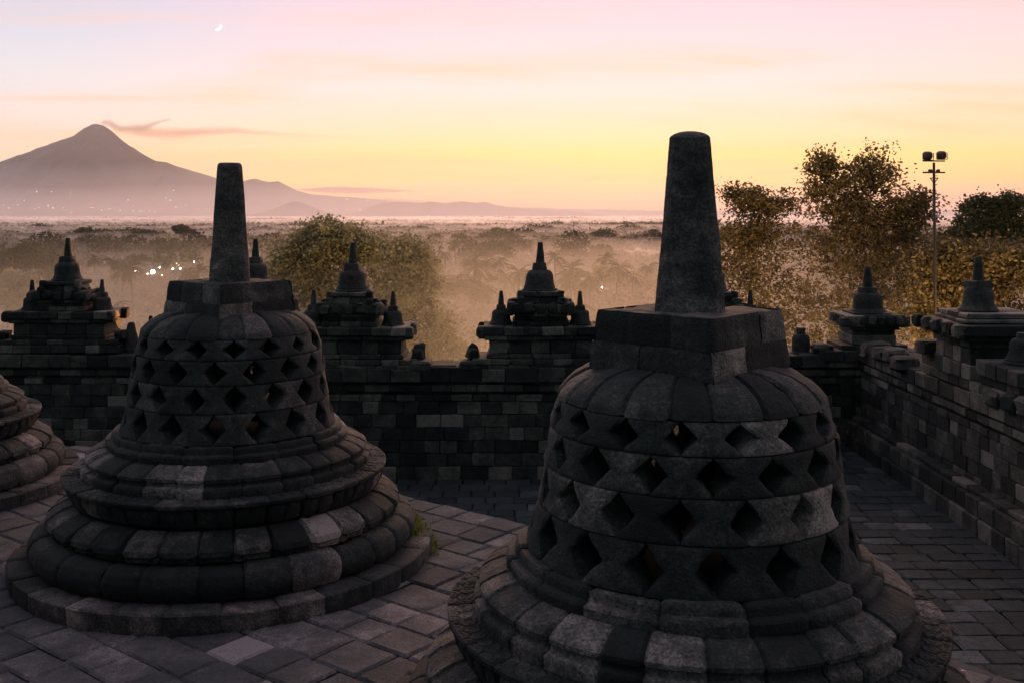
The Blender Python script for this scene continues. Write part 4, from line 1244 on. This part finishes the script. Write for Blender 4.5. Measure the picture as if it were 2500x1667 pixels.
plume([(282, 320, 2), (310, 320, 9), (350, 324, 12), (400, 326, 12), (450, 326, 11), (500, 323, 12), (540, 320, 12), (580, 320, 10), (620, 324, 7), (680, 327, 4), (740, 330, 3), (820, 335, 2), (900, 340, 1)], 'smoke', 'long thin streak of drifting volcano smoke', .008, 5)

# ------------------------------------------------------------------ moon
LUNE = plain_mat('moon_glow', (.8, .8, .8), 1, 0, (1, .97, .97), 6.0)
mb = MB(); vs = []; fs = []
D0 = 20000; c = P(531, 66, D0); Rm = 9 * D0 / 2500; n, mN = 24, 8
for i in range(n + 1):
    t = PI * i / n
    for j in range(mN + 1):
        w = -1 + 2 * 0 ; a = math.cos(PI * (.24 * j / mN))  # lune from the limb inward
        u = math.sin(t) * a; v = -math.cos(t); d = math.sqrt(max(0, 1 - u * u - v * v))
        # rotate in the picture plane so that the lit limb is at lower right
        r = R_(-50); x, z = u * math.cos(r) - v * math.sin(r), u * math.sin(r) + v * math.cos(r)
        vs.append((c.x + x * Rm, c.y - d * Rm, c.z + z * Rm))
for i in range(n):
    for j in range(mN): a = i * (mN + 1) + j; fs.append((a, a + 1, a + mN + 2, a + mN + 1))
mb.add(vs, fs, .5)
tag(mb.build('moon', LUNE, smooth=180), 'thin bright crescent moon high above the volcano', 'moon')

# ------------------------------------------------------------------ world, sun, camera
w = bpy.data.worlds.new('World'); sc.world = w; w.use_nodes = True
t = NT(w.node_tree); t.n.clear()
out = t.new('ShaderNodeOutputWorld'); bg = t.new('ShaderNodeBackground'); t.l.new(bg.outputs[0], out.inputs[0])
gen = t.new('ShaderNodeTexCoord').outputs['Generated']
sp = t.new('ShaderNodeSeparateXYZ'); t.l.new(gen, sp.inputs[0]); X, Y, Z = sp.outputs
SUN_AZ = R_(8.0)
hor = t.math('SQRT', t.math('ADD', t.math('MULTIPLY', X, X), t.math('MULTIPLY', Y, Y)))
hor = t.math('MAXIMUM', hor, .001)
yy = t.math('MAXIMUM', Y, .05)
az = t.math('DIVIDE', X, yy)                 # picture-like azimuth in front of the camera
el = t.math('DIVIDE', Z, yy)
dot = t.math('DIVIDE', t.math('ADD', t.math('MULTIPLY', X, math.sin(SUN_AZ)), t.math('MULTIPLY', Y, math.cos(SUN_AZ))), hor)
def lin(r, g, b): return tuple(((c / 255 + .055) / 1.055) ** 2.4 if c > 10 else c / 255 / 12.92 for c in (r, g, b))
zc = t.math('MULTIPLY', Z, 1.0, clamp=True)
zs = t.math('POWER', zc, .5)
def zstops(l): return [(math.sqrt(z), lin(*c)) for z, c in l]
sunw = t.ramp(zs, zstops([(0, (255, 122, 6)), (.010, (255, 166, 12)), (.028, (253, 198, 50)), (.055, (240, 200, 108)), (.085, (231, 199, 162)), (.12, (228, 200, 196)), (.165, (219, 193, 200)), (.22, (209, 182, 196)), (.32, (222, 196, 206)), (.7, (196, 180, 192)), (1, (130, 128, 145))]))
side = t.ramp(zs, zstops([(0, (225, 160, 130)), (.012, (228, 172, 134)), (.03, (232, 190, 146)), (.055, (230, 200, 170)), (.085, (220, 203, 194)), (.125, (207, 204, 208)), (.17, (190, 193, 207)), (.22, (182, 184, 204)), (.32, (206, 202, 220)), (.7, (190, 186, 204)), (1, (130, 128, 145))]))
f = t.sms(az, -.52, -.02)
colr = t.mix(f, side, sunw)
# far right turns pinker and redder near the horizon
fr = t.math('MULTIPLY', t.sms(az, .25, .6), .45)
colr = t.mix(fr, colr, t.ramp(zs, zstops([(0, (240, 110, 84)), (.02, (244, 150, 84)), (.05, (242, 192, 118)), (.1, (236, 208, 180)), (.2, (212, 180, 188)), (.32, (230, 205, 215)), (1, (150, 145, 170))])))
# thin cirrus bands
cv = t.new('ShaderNodeCombineXYZ'); t.put(cv.inputs[0], t.math('ADD', az, t.math('MULTIPLY', el, .8))); t.put(cv.inputs[1], t.math('MULTIPLY', el, 13)); cv.inputs[2].default_value = .3
ci = t.noise(cv.outputs[0], 2.6, 6, .55, .4)
band = t.math('MULTIPLY', t.sms(ci, .45, .75), t.math('SUBTRACT', 1, t.sms(el, .10, .26)))
colr = t.mix(t.math('MULTIPLY', band, .6), colr, (*lin(250, 176, 120), 1))
ci2 = t.noise(cv.outputs[0], 5.5, 5, .6, .6)
colr = t.mix(t.math('MULTIPLY', t.sms(ci2, .5, .8), .16), colr, (*lin(246, 196, 190), 1))
# dark glowing streak clouds over the right foot of the volcano
cs_ = t.new('ShaderNodeCombineXYZ'); t.put(cs_.inputs[0], t.math('MULTIPLY', az, 1)); t.put(cs_.inputs[1], t.math('MULTIPLY', el, 7)); cs_.inputs[2].default_value = 3.1
cn = t.noise(cs_.outputs[0], 34, 5, .6)
def streak(px0, px1, py, h, slope=0):
    a0, a1 = (px0 - 1250) / 2500, (px1 - 1250) / 2500
    along = t.math('MULTIPLY', t.sms(az, a0, a0 + .05), t.math('SUBTRACT', 1, t.sms(az, a1 - .07, a1)))
    cy_ = t.math('ADD', (HZ - py) / 2500, t.math('MULTIPLY', t.math('SUBTRACT', az, a0), slope))
    dd = t.math('ABSOLUTE', t.math('SUBTRACT', el, cy_))
    hh = t.math('MULTIPLY', along, h / 2500)
    wob = t.math('MULTIPLY', t.math('SUBTRACT', cn, .5), 9 / 2500)
    return t.sms(t.math('SUBTRACT', t.math('SUBTRACT', hh, dd), wob), -.0004, .0012)
st = streak(690, 1050, 464, 8, -.01)
st = t.math('MAXIMUM', st, streak(740, 1100, 484, 6, -.03))
st = t.math('MAXIMUM', st, streak(880, 1140, 491, 6, -.02))
st = t.math('MAXIMUM', st, streak(980, 1070, 471, 4, 0))
colr = t.mix(t.math('MULTIPLY', st, .85), colr, (*lin(96, 18, 16), 1))
# behind the viewer the night sky is still dim and blue
back = t.ramp(zs, zstops([(0, (62, 96, 94)), (.3, (70, 108, 110)), (1, (130, 128, 145))]))
fb = t.sms(dot, -.55, .45)
fz = t.math('MAXIMUM', fb, t.sms(Z, .55, .98))
colr = t.mix(fz, back, colr)
colr = t.mix(t.sms(Z, -.02, -.0), (.02, .02, .022, 1), colr)
sky = t.new('ShaderNodeTexSky', sky_type='NISHITA'); sky.sun_disc = False; sky.sun_elevation = R_(1.0); sky.sun_rotation = SUN_AZ
colr = t.mix(1.0, colr, t.mix(1.0, sky.outputs[0], (.004, .004, .004, 1), 'MULTIPLY'), 'ADD')
t.put(bg.inputs[0], colr); bg.inputs[1].default_value = 1.0

ld = bpy.data.lights.new('sun', 'SUN'); ld.energy = 1.4; ld.color = (1, .55, .32); ld.angle = R_(24)
lo = bpy.data.objects.new('sun', ld); COL.objects.link(lo)
sd = Vector((math.sin(R_(4)) * math.cos(R_(15)), math.cos(R_(4)) * math.cos(R_(15)), math.sin(R_(15))))
lo.rotation_euler = sd.to_track_quat('Z', 'Y').to_euler()

cam = bpy.data.cameras.new('camera'); co = bpy.data.objects.new('camera', cam); COL.objects.link(co)
co.location = (0, 0, EYE); co.rotation_euler = (R_(90), 0, 0)
cam.lens = 36; cam.sensor_width = 36; cam.sensor_fit = 'HORIZONTAL'; cam.shift_y = -(833.5 - HZ) / 2500
cam.clip_start = .05; cam.clip_end = 60000
sc.camera = co
vs_ = sc.view_settings; vs_.view_transform = 'Standard'; vs_.look = 'None'; vs_.exposure = .5; vs_.gamma = 1; vs_.use_curve_mapping = False
sc.cycles.volume_bounces = 2; sc.cycles.max_bounces = 6; sc.cycles.diffuse_bounces = 3
sc.cycles.use_denoising = True
